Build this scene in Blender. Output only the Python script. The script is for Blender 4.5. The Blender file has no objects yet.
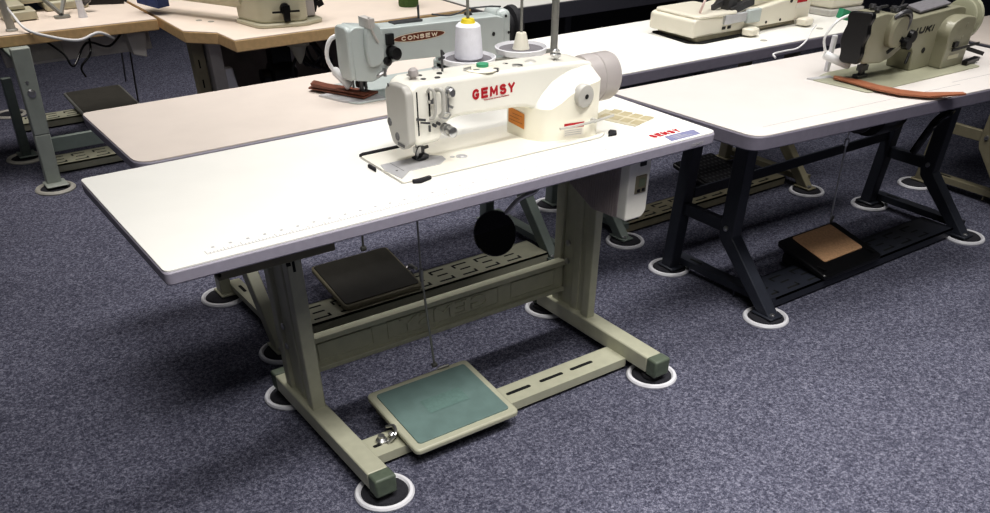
import bpy, bmesh, math, random
from mathutils import Vector, Matrix
random.seed(4)
sc = bpy.context.scene
COL = sc.collection

# ------------------------------------------------------------------ materials
def lin(c):
    c /= 255.0
    return c/12.92 if c <= .04045 else ((c+.055)/1.055)**2.4
def mat(name, rgb, rough=.5, metal=0.0, var=.0, nscale=30, bump=0.0, bscale=200, trans=0.0):
    m = bpy.data.materials.new(name); m.use_nodes = True
    nt = m.node_tree; b = nt.nodes['Principled BSDF']
    col = (lin(rgb[0]), lin(rgb[1]), lin(rgb[2]), 1)
    b.inputs['Base Color'].default_value = col
    b.inputs['Roughness'].default_value = rough
    b.inputs['Metallic'].default_value = metal
    if trans: b.inputs['Transmission Weight'].default_value = trans
    tc = nt.nodes.new('ShaderNodeTexCoord')
    if var:
        n = nt.nodes.new('ShaderNodeTexNoise'); n.inputs['Scale'].default_value = nscale
        n.inputs['Detail'].default_value = 6
        r = nt.nodes.new('ShaderNodeValToRGB')
        r.color_ramp.elements[0].position = .3; r.color_ramp.elements[1].position = .7
        r.color_ramp.elements[0].color = tuple(x*(1-var) for x in col[:3])+(1,)
        r.color_ramp.elements[1].color = tuple(min(1, x*(1+var)) for x in col[:3])+(1,)
        nt.links.new(tc.outputs['Object'], n.inputs['Vector'])
        nt.links.new(n.outputs['Fac'], r.inputs['Fac']); nt.links.new(r.outputs['Color'], b.inputs['Base Color'])
    if bump:
        n2 = nt.nodes.new('ShaderNodeTexNoise'); n2.inputs['Scale'].default_value = bscale
        bp_ = nt.nodes.new('ShaderNodeBump'); bp_.inputs['Strength'].default_value = bump
        bp_.inputs['Distance'].default_value = .001
        nt.links.new(tc.outputs['Object'], n2.inputs['Vector'])
        nt.links.new(n2.outputs['Fac'], bp_.inputs['Height']); nt.links.new(bp_.outputs['Normal'], b.inputs['Normal'])
    return m

def carpet_mat():
    m = bpy.data.materials.new('carpet'); m.use_nodes = True
    nt = m.node_tree; b = nt.nodes['Principled BSDF']; b.inputs['Roughness'].default_value = 1
    b.inputs['Specular IOR Level'].default_value = .1
    tc = nt.nodes.new('ShaderNodeTexCoord')
    n1 = nt.nodes.new('ShaderNodeTexNoise'); n1.inputs['Scale'].default_value = 420; n1.inputs['Detail'].default_value = 3
    n2 = nt.nodes.new('ShaderNodeTexNoise'); n2.inputs['Scale'].default_value = 130; n2.inputs['Detail'].default_value = 4
    n3 = nt.nodes.new('ShaderNodeTexNoise'); n3.inputs['Scale'].default_value = 3
    for n in (n1, n2, n3): nt.links.new(tc.outputs['Object'], n.inputs['Vector'])
    mx = nt.nodes.new('ShaderNodeMath'); mx.operation = 'MULTIPLY_ADD'
    mx.inputs[1].default_value = .55
    nt.links.new(n1.outputs['Fac'], mx.inputs[0])
    m2 = nt.nodes.new('ShaderNodeMath'); m2.operation = 'MULTIPLY'; m2.inputs[1].default_value = .45
    nt.links.new(n2.outputs['Fac'], m2.inputs[0]); nt.links.new(m2.outputs[0], mx.inputs[2])
    r = nt.nodes.new('ShaderNodeValToRGB'); e = r.color_ramp.elements
    e[0].position = .34; e[0].color = (lin(44), lin(44), lin(56), 1)
    e[1].position = .66; e[1].color = (lin(148), lin(148), lin(162), 1)
    k = e.new(.5); k.color = (lin(90), lin(91), lin(106), 1)
    nt.links.new(mx.outputs[0], r.inputs['Fac'])
    hue = nt.nodes.new('ShaderNodeMix'); hue.data_type = 'RGBA'; hue.blend_type = 'MULTIPLY'
    hue.inputs['Factor'].default_value = 1
    r3 = nt.nodes.new('ShaderNodeValToRGB'); r3.color_ramp.elements[0].position = .3; r3.color_ramp.elements[1].position = .7
    r3.color_ramp.elements[0].color = (.86, .86, .86, 1); r3.color_ramp.elements[1].color = (1, 1, 1, 1)
    nt.links.new(n3.outputs['Fac'], r3.inputs['Fac'])
    nt.links.new(r.outputs['Color'], hue.inputs['A']); nt.links.new(r3.outputs['Color'], hue.inputs['B'])
    nt.links.new(hue.outputs['Result'], b.inputs['Base Color'])
    bu = nt.nodes.new('ShaderNodeBump'); bu.inputs['Strength'].default_value = .6; bu.inputs['Distance'].default_value = .003
    nt.links.new(mx.outputs[0], bu.inputs['Height']); nt.links.new(bu.outputs['Normal'], b.inputs['Normal'])
    return m

M = dict(
    carpet=carpet_mat(),
    white_lam=mat('white_laminate', (242, 241, 235), .32, var=.015, nscale=12),
    cream_lam=mat('cream_laminate', (218, 208, 199), .4, var=.03, nscale=10),
    beige_lam=mat('beige_laminate', (242, 228, 214), .4, var=.03, nscale=10),
    wood_edge=mat('tan_board_edge', (212, 180, 134), .55, var=.08, nscale=60),
    edge=mat('grey_edge_band', (156, 152, 164), .45, var=.05, nscale=80),
    dark_edge=mat('dark_edge_band', (84, 84, 92), .45, var=.05, nscale=80),
    khaki=mat('khaki_paint', (178, 178, 158), .42, var=.05, nscale=40, bump=.15, bscale=500),
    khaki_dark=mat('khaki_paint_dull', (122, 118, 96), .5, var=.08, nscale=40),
    tan=mat('tan_paint', (140, 134, 112), .45, var=.07, nscale=40),
    greygreen=mat('grey_green_paint', (118, 128, 122), .42, var=.06, nscale=40, bump=.15, bscale=500),
    cap=mat('green_grey_cap', (92, 102, 88), .5, var=.12, nscale=70),
    edge2=mat('slate_edge_band',(124,120,132),.45,var=.05,nscale=80),
    juki_lam=mat('pale_pinkish_laminate',(216,211,207),.38,var=.02,nscale=12),
    darkframe=mat('charcoal_paint', (50, 53, 62), .42, var=.08, nscale=60, bump=.15, bscale=500),
    lightgrey=mat('light_grey_paint', (190, 186, 182), .45, var=.05, nscale=30),
    black=mat('black_plastic', (18, 18, 20), .32, var=.1, nscale=50),
    gloss=mat('glossy_black', (12, 12, 14), .08, var=.1, nscale=20),
    rubber=mat('black_rubber', (34, 34, 38), .8, var=.15, nscale=80, bump=.3, bscale=300),
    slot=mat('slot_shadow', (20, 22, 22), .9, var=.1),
    ring=mat('white_cup_plastic', (222, 222, 226), .35, var=.04, nscale=60),
    ring_grey=mat('grey_cup_plastic', (168, 166, 158), .45, var=.06, nscale=60),
    felt=mat('dark_felt', (44, 44, 50), .95, var=.3, nscale=300),
    greenmat=mat('green_rubber_mat', (106, 128, 124), .6, var=.08, nscale=25, bump=.3, bscale=700),
    darkmat=mat('dark_rubber_mat', (72, 70, 64), .55, var=.12, nscale=20, bump=.3, bscale=500),
    cork=mat('cork_mat', (196, 158, 122), .8, var=.14, nscale=140, bump=.4, bscale=300),
    wmach=mat('ivory_enamel', (238, 236, 226), .22, var=.01, nscale=10),
    wbase=mat('cream_enamel', (238, 234, 218), .28, var=.02, nscale=10),
    gplate=mat('pale_grey_enamel', (186, 184, 178), .3, var=.03, nscale=10),
    gmotor=mat('motor_grey', (176, 170, 168), .35, var=.03, nscale=10),
    cmach=mat('pale_blue_grey_enamel', (190, 198, 196), .25, var=.03, nscale=10),
    jmach=mat('olive_grey_enamel', (146, 144, 125), .3, var=.05, nscale=15),
    smach=mat('cream_overlock_enamel', (226, 221, 205), .3, var=.02, nscale=10),
    bmach=mat('khaki_grey_enamel', (190, 186, 164), .35, var=.03, nscale=10),
    steel=mat('brushed_steel', (190, 190, 190), .28, metal=.9, var=.06, nscale=80),
    dsteel=mat('dark_steel', (96, 96, 98), .35, metal=.6, var=.1, nscale=80),
    rodg=mat('grey_metal_rod', (150, 150, 145), .4, metal=.5, var=.05, nscale=60),
    plate=mat('needle_plate_grey', (196, 196, 198), .35, metal=.2, var=.05, nscale=60),
    red=mat('red_print', (176, 26, 40), .5, var=.05),
    orange=mat('orange_sticker', (214, 138, 58), .5, var=.08, nscale=60),
    paper=mat('paper_sticker', (228, 224, 212), .6, var=.03),
    manila=mat('manila_paper', (190, 183, 160), .7, var=.08, nscale=60),
    manila2=mat('tan_print', (170, 160, 130), .7, var=.1, nscale=60),
    blueplate=mat('blue_grey_sticker', (128, 130, 162), .5, var=.08, nscale=80),
    ink=mat('faint_ink', (176, 174, 176), .6, var=.03),
    blackink=mat('black_ink', (24, 24, 24), .5, var=.05),
    whiteink=mat('cream_ink', (236, 226, 206), .5, var=.03),
    brown=mat('brown_badge', (112, 62, 40), .35, var=.06),
    thread=mat('white_thread', (232, 232, 240), .8, var=.03, nscale=90, bump=.5, bscale=400),
    gthread=mat('green_thread', (74, 100, 54), .8, var=.12, nscale=200, bump=.5, bscale=400),
    yellow=mat('yellow_plastic', (236, 214, 60), .45, var=.05),
    green=mat('green_plastic', (64, 150, 112), .5, var=.05),
    leather=mat('brown_leather', (112, 68, 52), .5, var=.2, nscale=60, bump=.4, bscale=150),
    strap=mat('orange_leather', (150, 96, 70), .5, var=.15, nscale=40, bump=.4, bscale=150),
    lampw=mat('white_lamp_plastic', (228, 228, 228), .35, var=.02),
    dish=mat('grey_dish_felt', (112, 110, 114), .8, var=.1, nscale=100),
    fabric=mat('maroon_fabric', (96, 30, 40), .9, var=.2, nscale=200),
    wall=mat('dull_wall_paint', (120, 118, 118), .8, var=.03, nscale=4),
    lcd=mat('display_grey_green', (120, 128, 104), .3, var=.05),
    ctrl=mat('ribbed_box_grey', (158, 148, 146), .5, var=.06, nscale=40),
    pinkp=mat('pale_pink_plastic', (222, 196, 192), .4, var=.04),
    blue=mat('blue_metal', (50, 66, 112), .35, metal=.4, var=.2, nscale=60),
)

# ------------------------------------------------------------------ mesh helpers
class MB:
    def __init__(s): s.v=[]; s.f=[]; s.m=[]; s.cur=0
    def add(s, vs, fs):
        o=len(s.v); s.v+=[tuple(v) for v in vs]
        for f in fs: s.f.append([i+o for i in f]); s.m.append(s.cur)
        return s
    def mat(s,i): s.cur=i; return s
    def box(s,x0,x1,y0,y1,z0,z1):
        return s.add([(x0,y0,z0),(x1,y0,z0),(x1,y1,z0),(x0,y1,z0),(x0,y0,z1),(x1,y0,z1),(x1,y1,z1),(x0,y1,z1)],
            [(0,3,2,1),(4,5,6,7),(0,1,5,4),(1,2,6,5),(2,3,7,6),(3,0,4,7)])
    def hexa(s,b,t):   # two matching quads
        return s.add(list(b)+list(t),[(0,3,2,1),(4,5,6,7),(0,1,5,4),(1,2,6,5),(2,3,7,6),(3,0,4,7)])
    def prism(s,poly,ax,a,b):
        def P(p,c):
            if ax=='z': return (p[0],p[1],c)
            if ax=='y': return (p[0],c,p[1])
            return (c,p[0],p[1])
        n=len(poly); vs=[P(p,a) for p in poly]+[P(p,b) for p in poly]
        return s.add(vs,[tuple(range(n))[::-1],tuple(range(n,2*n))]+[(i,(i+1)%n,n+(i+1)%n,n+i) for i in range(n)])
    def bar(s,p,q,w,h,up=(0,0,1)):
        p,q=Vector(p),Vector(q); d=(q-p).normalized(); u=Vector(up)
        if abs(d.dot(u))>.98: u=Vector((0,1,0))
        r=d.cross(u).normalized(); u=r.cross(d).normalized(); r*=w/2; u*=h/2
        return s.hexa([p-r-u,p+r-u,p+r+u,p-r+u],[q-r-u,q+r-u,q+r+u,q-r+u])
    def lathe(s,prof,p,ax=(0,0,1),n=28):
        # prof: list of (r,h) along axis from p
        p=Vector(p); d=Vector(ax).normalized(); u=Vector((0,0,1)) if abs(d.z)<.9 else Vector((1,0,0))
        e1=d.cross(u).normalized(); e2=d.cross(e1).normalized()
        vs=[];fs=[]
        for (r,h) in prof:
            for k in range(n):
                a=2*math.pi*k/n; vs.append(p+d*h+(e1*math.cos(a)+e2*math.sin(a))*r)
        for j in range(len(prof)-1):
            for k in range(n):
                fs.append((j*n+k,j*n+(k+1)%n,(j+1)*n+(k+1)%n,(j+1)*n+k))
        fs.append(tuple(range(n))[::-1]); fs.append(tuple(range((len(prof)-1)*n,len(prof)*n)))
        return s.add(vs,fs)
    def ringm(s,prof,p,ax=(0,0,1),n=40):  # closed ring profile
        p=Vector(p); d=Vector(ax).normalized(); u=Vector((0,0,1)) if abs(d.z)<.9 else Vector((1,0,0))
        e1=d.cross(u).normalized(); e2=d.cross(e1).normalized(); vs=[];fs=[];m=len(prof)
        for (r,h) in prof:
            for k in range(n):
                a=2*math.pi*k/n; vs.append(p+d*h+(e1*math.cos(a)+e2*math.sin(a))*r)
        for j in range(m):
            jj=(j+1)%m
            for k in range(n): fs.append((j*n+k,j*n+(k+1)%n,jj*n+(k+1)%n,jj*n+k))
        return s.add(vs,fs)
    def cyl(s,p,q,r,r2=None,n=20):
        p,q=Vector(p),Vector(q); r2=r if r2 is None else r2
        return s.lathe([(r,0),(r2,(q-p).length)],p,q-p,n)
    def tube(s,pts,r,n=10,sub=6):
        P=[Vector(p) for p in pts]
        if len(P)>2 and sub>1:      # Catmull-Rom
            Q=[]
            for i in range(len(P)-1):
                a=P[max(i-1,0)];b=P[i];c=P[i+1];d=P[min(i+2,len(P)-1)]
                for k in range(sub):
                    t=k/sub
                    Q.append(.5*((2*b)+(c-a)*t+(2*a-5*b+4*c-d)*t*t+(3*b-a-3*c+d)*t**3))
            Q.append(P[-1]); P=Q
        vs=[];fs=[];up=Vector((.13,.21,1)).normalized()
        for i,p in enumerate(P):
            d=(P[min(i+1,len(P)-1)]-P[max(i-1,0)]).normalized()
            e1=d.cross(up)
            if e1.length<.05: e1=d.cross(Vector((1,0,0)))
            e1.normalize(); e2=d.cross(e1)
            for k in range(n):
                a=2*math.pi*k/n; vs.append(p+(e1*math.cos(a)+e2*math.sin(a))*r)
        for i in range(len(P)-1):
            for k in range(n): fs.append((i*n+k,i*n+(k+1)%n,(i+1)*n+(k+1)%n,(i+1)*n+k))
        fs.append(tuple(range(n))[::-1]); fs.append(tuple(range((len(P)-1)*n,len(P)*n)))
        return s.add(vs,fs)
    def sphere(s,c,rx,ry=None,rz=None,n=16,m=10):
        ry=ry or rx; rz=rz or rx; vs=[];fs=[]
        for j in range(1,m):
            t=math.pi*j/m
            for k in range(n):
                a=2*math.pi*k/n; vs.append((c[0]+rx*math.sin(t)*math.cos(a),c[1]+ry*math.sin(t)*math.sin(a),c[2]+rz*math.cos(t)))
        for j in range(m-2):
            for k in range(n): fs.append((j*n+k,(j+1)*n+k,(j+1)*n+(k+1)%n,j*n+(k+1)%n))
        vs.append((c[0],c[1],c[2]+rz)); vs.append((c[0],c[1],c[2]-rz)); T=len(vs)-2
        for k in range(n):
            fs.append((T,k,(k+1)%n)); fs.append((T+1,(m-2)*n+(k+1)%n,(m-2)*n+k))
        return s.add(vs,fs)
    def build(s,name,mats,parent=None,bevel=0,seg=2,smooth=True):
        if not isinstance(mats,(list,tuple)): mats=[mats]
        if parent is not None:
            off=origin_of(parent)
        else:
            xs=[v[0] for v in s.v]; ys=[v[1] for v in s.v]; zs=[v[2] for v in s.v]
            off=Vector(((min(xs)+max(xs))/2,(min(ys)+max(ys))/2,min(zs)))
        me=bpy.data.meshes.new(name)
        me.from_pydata([tuple(Vector(v)-off) for v in s.v],[],s.f)
        for m in mats: me.materials.append(m)
        for p,i in zip(me.polygons,s.m): p.material_index=i
        bm=bmesh.new(); bm.from_mesh(me); bmesh.ops.recalc_face_normals(bm,faces=bm.faces); bm.to_mesh(me); bm.free()
        if smooth:
            me.polygons.foreach_set('use_smooth',[True]*len(me.polygons)); me.set_sharp_from_angle(angle=math.radians(32))
        o=bpy.data.objects.new(name,me); COL.objects.link(o)
        if parent is not None: o.parent=parent
        else: o.location=off
        if bevel:
            b=o.modifiers.new('bevel','BEVEL'); b.width=bevel; b.segments=seg; b.limit_method='ANGLE'
            b.angle_limit=math.radians(28); b.use_clamp_overlap=True
        return o
def origin_of(o):
    v=Vector(o.location)
    while o.parent is not None:
        o=o.parent; v+=o.location
    return v
def tag(o,label,cat,group=None,kind=None):
    if label: o['label']=label
    if cat: o['category']=cat
    if group: o['group']=group
    if kind: o['kind']=kind
    return o
def thing(name,label,cat,loc,group=None):
    o=bpy.data.objects.new(name,None); COL.objects.link(o); o.location=loc; o.empty_display_size=.05
    return tag(o,label,cat,group)
def text_mesh(name,txt,mats,parent,origin,xdir,updir,width,height,bold=0.0,depth=.0006,shear=0.0,skew=None):
    cu=bpy.data.curves.new(name,'FONT'); cu.body=txt; cu.size=1; cu.offset=bold; cu.extrude=.01; cu.shear=shear
    to=bpy.data.objects.new(name,cu); COL.objects.link(to)
    bpy.context.view_layer.update()
    me=bpy.data.meshes.new_from_object(to.evaluated_get(bpy.context.evaluated_depsgraph_get()))
    bpy.data.objects.remove(to); bpy.data.curves.remove(cu)
    xs=[v.co.x for v in me.vertices]; ys=[v.co.y for v in me.vertices]
    x0,x1,y0,y1=min(xs),max(xs),min(ys),max(ys)
    X=Vector(xdir).normalized(); U=Vector(updir).normalized(); N=X.cross(U)
    off=origin_of(parent)
    for v in me.vertices:
        a=(v.co.x-x0)/(x1-x0)*width; b=(v.co.y-y0)/(y1-y0)*height; c=(v.co.z/.01)*depth
        v.co=Vector(origin)+X*a+U*b+N*c-off
    me.name=name; me.materials.clear(); me.materials.append(mats)
    o=bpy.data.objects.new(name,me); COL.objects.link(o); o.parent=parent
    return o
def _arc(cx,cy,rx,ry,a0,a1,n=8): return [(cx+rx*math.cos(math.radians(a0+(a1-a0)*k/n)),cy+ry*math.sin(math.radians(a0+(a1-a0)*k/n))) for k in range(n+1)]
GL={'G':[_arc(.5,.5,.5,.5,42,318,16)+[(.93,.44),(.56,.44)]],'E':[[(.95,0),(0,0),(0,1),(.95,1)],[(0,.52),(.85,.52)]],
 'M':[[(0,0),(0.04,1),(.5,.25),(.96,1),(1,0)]],'S':[_arc(.5,.76,.44,.24,25,270,10)+_arc(.5,.27,.46,.27,90,-155,10)],
 'Y':[[(0,1),(.5,.46),(1,1)],[(.5,.46),(.5,0)]],'C':[_arc(.5,.5,.5,.5,45,315,14)],'O':[_arc(.5,.5,.5,.5,0,360,18)],
 'N':[[(0,0),(0,1),(1,0),(1,1)]],'W':[[(0,1),(.25,0),(.5,.8),(.75,0),(1,1)]],'J':[[(.8,1),(.8,.3)]+_arc(.42,.3,.38,.3,0,-170,8)],
 'U':[[(0,1),(0,.35)]+_arc(.5,.35,.5,.35,180,360,10)+[(1,.35),(1,1)]],'K':[[(0,0),(0,1)],[(.95,1),(.08,.45)],[(.35,.62),(1,0)]],'I':[[(.5,0),(.5,1)]]}
GW={'M':1.15,'I':.25,'W':1.25}
def letters(name,txt,m,parent,origin,xdir,updir,width,height,stroke=.2,gap=.26,depth=.0005,shear=0.0):
    """bold block lettering drawn from strokes"""
    tot=sum(GW.get(c,1) for c in txt)+gap*(len(txt)-1)
    X=Vector(xdir).normalized(); U=Vector(updir).normalized(); N=X.cross(U); O=Vector(origin)
    k=width/tot; sw=stroke*height; mb=MB(); x=0; nn=0
    def P(u,v,d): return O+X*(u+shear*v)+U*v+N*d
    for c in txt:
        w=GW.get(c,1)*k
        for ln in GL[c]:
            pts=[(x+sw/2+(a*(w-sw)) if w>sw*1.2 else x+w/2, sw/2+b*(height-sw)) for a,b in ln]
            for (a,b),(c2,d2) in zip(pts,pts[1:]):
                L=math.hypot(c2-a,d2-b)
                if L<1e-9: continue
                ux,uy=(c2-a)/L*sw/2,(d2-b)/L*sw/2; e=.75
                q=[(a-ux*e-uy,b-uy*e+ux),(a-ux*e+uy,b-uy*e-ux),(c2+ux*e+uy,d2+uy*e-ux),(c2+ux*e-uy,d2+uy*e+ux)]
                nn+=1; dd=depth*(1+.06*(nn%24)); mb.hexa([P(u,v,-.0001*(1+.1*(nn%7))) for u,v in q],[P(u,v,dd) for u,v in q])
        x+=w+gap*k
    return mb.build(name,m,parent,smooth=False)
def copy_tree(o,loc,label,parent=None):
    c=o.copy(); COL.objects.link(c)
    if parent is None: c.location=loc; c['label']=label
    else: c.parent=parent
    for ch in o.children: copy_tree(ch,None,None,c)
    return c
def rpoly(x0,x1,y0,y1,r,n=5):
    if not isinstance(r,(list,tuple)): r=[r]*4
    out=[]
    for (cx,cy,a0,rr) in ((x0+r[0],y0+r[0],180,r[0]),(x1-r[1],y0+r[1],270,r[1]),(x1-r[2],y1-r[2],0,r[2]),(x0+r[3],y1-r[3],90,r[3])):
        if rr<1e-5: out.append((cx,cy)); continue
        for k in range(n+1):
            a=math.radians(a0+90*k/n); out.append((cx+rr*math.cos(a),cy+rr*math.sin(a)))
    return out
def round_poly(P,r,n=5):
    out=[]; N=len(P)
    for i in range(N):
        a,b,c=Vector(P[i-1]),Vector(P[i]),Vector(P[(i+1)%N]); rr=r[i] if isinstance(r,(list,tuple)) else r
        if rr<=0: out.append(tuple(b)); continue
        rr=min(rr,.45*(a-b).length,.45*(c-b).length)
        p=b+(a-b).normalized()*rr; q=b+(c-b).normalized()*rr
        for k in range(n+1):
            t=k/n; out.append(tuple(p*(1-t)**2+b*2*t*(1-t)+q*t*t))
    return out
def inset(P,d):
    cx=sum(p[0] for p in P)/len(P); cy=sum(p[1] for p in P)/len(P)
    xs=[p[0] for p in P]; ys=[p[1] for p in P]; sx=1-2*d/(max(xs)-min(xs)); sy=1-2*d/(max(ys)-min(ys))
    return [(cx+(x-cx)*sx,cy+(y-cy)*sy) for x,y in P]

# ------------------------------------------------------------------ setting
MB().box(-4,11,-5,9,-.02,0).build('floor',M['carpet']) ['kind']='structure'
MB().box(-4,11,9,9.1,0,2.6).build('wall_back',M['wall'])['kind']='structure'
MB().box(11,11.1,-5,9,0,2.6).build('wall_right',M['wall'])['kind']='structure'

def tabletop(parent,P,z,th,top,edge,part=True):
    MB().prism(P,'z',z-th,z-.0022).build('edge_band',edge,parent,bevel=.003)
    return MB().prism(inset(P,.002),'z',z-.0022,z).build('tabletop',top,parent)

def slots_on(mb,x0,x1,yc,z,n,w,gap,rows=((0,),)):
    pass

# ------------------------------------------------------------------ main table
H=.6
t=thing('sewing_table','long white sewing table with khaki steel T legs in the foreground','table',(.6,.25,0),None)
P=round_poly([(-.004,0),(1.212,0),(1.208,.497),(-.004,.497)],[.012,.02,.012,.012])
tabletop(t,P,H,.024,M['white_lam'],M['edge'])
# measuring scale printed along the front edge
mb=MB()
x=.075
while x<.95:
    i=round((x-.075)/.006)
    h=.012 if i%10==0 else (.009 if i%5==0 else .005)
    mb.box(x,x+.0012,.028,.028+h,H,H+.0003); x+=.006
mb.box(.075,.95,.0265,.028,H,H+.0003)
x=.09
while x<.94: mb.box(x,x+.005,.046,.051,H,H+.0003); x+=.03
mb.build('measuring_scale',M['ink'],t)
letters('lettering','GEMSY',M['red'],t,(1.066,.046,H+.0002),(1,0,0),(.0,1,0),.082,.020,stroke=.22,depth=.0004)
MB().prism([(1.082,.010),(1.168,.010),(1.176,.040),(1.09,.040)],'z',H,H+.0006).build('logo_sticker',M['blueplate'],t)
mb=MB()
for k in range(3): mb.box(1.10,1.10+.05-.01*k,.016+.007*k,.018+.007*k,H+.0006,H+.0009)
mb.build('sticker_print',M['ink'],t)
text_mesh('edge_lettering','GEMSY',M['ink'],t,(1.135,-.0006,H-.018),(1,0,0),(0,0,1),.035,.006,bold=.02,depth=.0002)

def channel_post(mb,x0,x1,y0,y1,z0,z1):
    # two upright columns and a recessed ribbed web between
    c=.03
    mb.box(x0,x1,y0,y0+c,z0,z1); mb.box(x0,x1,y1-c,y1,z0,z1)
    mb.box(x0+.010,x1-.006,y0+c,y1-c,z0,z1)
    mb.box(x0+.006,x1-.006,y0+c+.025,y1-c-.045,z0,z1)
for k,(x0,x1,fx0,fx1,y0,y1,yf,yb) in enumerate(((.297,.331,.286,.336,.288,.44,-.035,.515),(1.117,1.142,1.108,1.157,.265,.425,-.022,.515))):
    mb=MB(); channel_post(mb,x0,x1,y0,y1,.068,H-.045)
    post=mb.build('leg_post',M['khaki'],t,bevel=.003)
    mb=MB().box(x0+.012,x0+.018,y0-.0006,y0+.002,H-.19,H-.13)
    mb.box(x0+.0,x0+.009,y0-.0012,y0+.002,H-.175,H-.168)
    mb.build('adjusting_slot',M['slot'],post)
    for yy,zz in ((y1-.06,.20),(y1-.06,.25),(y0+.018,H-.12)):
        MB().lathe([(.008,0),(.008,.004),(.004,.005)],(x0+.001,yy,zz),(-1,0,0),12).build('bolt',M['steel'],post)
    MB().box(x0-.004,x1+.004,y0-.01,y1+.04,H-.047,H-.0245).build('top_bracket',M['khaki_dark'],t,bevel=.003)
    fb=MB().box(fx0,fx1,yf+.035,yb-.03,.028,.072).build('foot_beam',M['khaki'],t,bevel=.004)
    MB().box(fx0-.001,fx1+.001,yf,yf+.036,.026,.073).build('end_cap',M['cap'],fb,bevel=.005)
    MB().box(fx0-.001,fx1+.001,yb-.031,yb,.026,.073).build('end_cap',M['cap'],fb,bevel=.005)
    for yy in (yf+.035,yb-.03):
        MB().lathe([(.026,0),(.026,.008),(.012,.010),(.012,.03)],((fx0+fx1)/2,yy,.0135)).build('glide_foot',M['rubber'],fb)
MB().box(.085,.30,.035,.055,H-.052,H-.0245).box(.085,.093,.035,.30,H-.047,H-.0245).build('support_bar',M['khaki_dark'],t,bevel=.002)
# crossbeam with embossing
mb=MB(); y=.385
mb.box(.331,1.118,y,y+.02,.112,.196)
mb.box(.331,1.118,y-.012,y+.004,.186,.199).box(.331,1.118,y-.012,y+.004,.110,.122)
for (a,b) in ((.37,.52),(.56,.90),(.94,1.09)):
    mb.box(a,b,y-.003,y+.001,.176,.179); mb.box(a,b,y-.003,y+.001,.131,.134); mb.box(a,a+.003,y-.003,y+.001,.131,.179); mb.box(b-.003,b,y-.003,y+.001,.131,.179)
cb=mb.build('crossbeam',M['khaki'],t,bevel=.002)
text_mesh('embossed_lettering','GEMSY',M['khaki'],cb,(.865,y-.001,.139),(-1,0,0),(0,0,1),.27,.034,bold=-.01,depth=.0028)
# foot rail
mb=MB().box(.334,1.110,.09,.166,.010,.034)
for (a,b) in ((.745,.82),(.85,.925),(.95,1.025)): mb.mat(1).prism(rpoly(a,b,.124,.135,.005),'z',.034,.0344)
mb.mat(1).prism(rpoly(.365,.40,.122,.132,.0045),'z',.034,.0344)
fr=mb.build('foot_rail',[M['khaki'],M['slot']],t,bevel=.0015)
mb=MB().lathe([(.014,0),(.014,.006),(.008,.012),(.008,.018)],(.392,.135,.034),n=14).lathe([(.010,0),(.010,.009),(.003,.012)],(.414,.13,.042),(1,.2,.4),12)
mb.tube([(.40,.12,.036),(.418,.115,.055),(.43,.14,.06),(.42,.16,.05)],.004)
mb.build('pivot_clamp',M['steel'],fr)
# pedal
def pedal(parent,x0,x1,y0,y1,z0,z1,frame,matm,margin=.018,mx=None):
    root=bpy.data.objects.new('foot_pedal',None); COL.objects.link(root); root.parent=parent
    dx=(x1-x0); root.location=(0,0,0)
    def quad(a,b,c,d,off0,off1):
        f=lambda x,y,o:(x,y,z0+(z1-z0)*(y-y0)/(y1-y0)+o)
        return [f(a,c,off0),f(b,c,off0),f(b,d,off0),f(a,d,off0)],[f(a,c,off1),f(b,c,off1),f(b,d,off1),f(a,d,off1)]
    P=rpoly(x0,x1,y0,y1,.014); f=lambda x,y,o:(x,y,z0+(z1-z0)*(y-y0)/(y1-y0)+o)
    def plate(P,o0,o1):
        mb=MB(); n=len(P)
        mb.add([f(*p,o0) for p in P]+[f(*p,o1) for p in P],[tuple(range(n))[::-1],tuple(range(n,2*n))]+[(i,(i+1)%n,n+(i+1)%n,n+i) for i in range(n)]); return mb
    mb=plate(P,-.018,-.003); 
    o=mb.build('pedal_frame',frame,root,bevel=.004)
    m=mx or (x0+margin,x1-margin,y0+margin,y1-margin)
    o2=plate(rpoly(*m,.008),-.004,0).build('pedal_mat',matm,root,bevel=.001)
    return root
pd=pedal(t,.428,.718,.036,.272,.052,.080,M['khaki'],M['greenmat'],.018)
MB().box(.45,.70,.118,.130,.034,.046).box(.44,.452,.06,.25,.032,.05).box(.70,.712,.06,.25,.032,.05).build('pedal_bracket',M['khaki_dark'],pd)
mb=MB()
f=lambda x,y:(x,y,.052+.028*(y-.036)/.236+.0008)
mb.add([f(.525,.13),f(.635,.13),f(.635,.18),f(.525,.18)],[(0,1,2,3)])
mb.build('embossed_panel',mat('green_mat_worn',(102,128,122),.7,var=.1,nscale=120),pd)
mb=MB().cyl((.632,.285,.082),(.606,.275,.33),.0028).cyl((.606,.275,.30),(.60,.27,.575),.0022)
mb.lathe([(.006,-.006),(.006,.006)],(.632,.285,.082),(1,0,0),12).lathe([(.005,0),(.005,.03)],(.606,.275,.315),n=10).cyl((.632,.27,.078),(.66,.262,.084),.0035)
mb.build('linkage_rod',M['rodg'],t)

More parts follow.
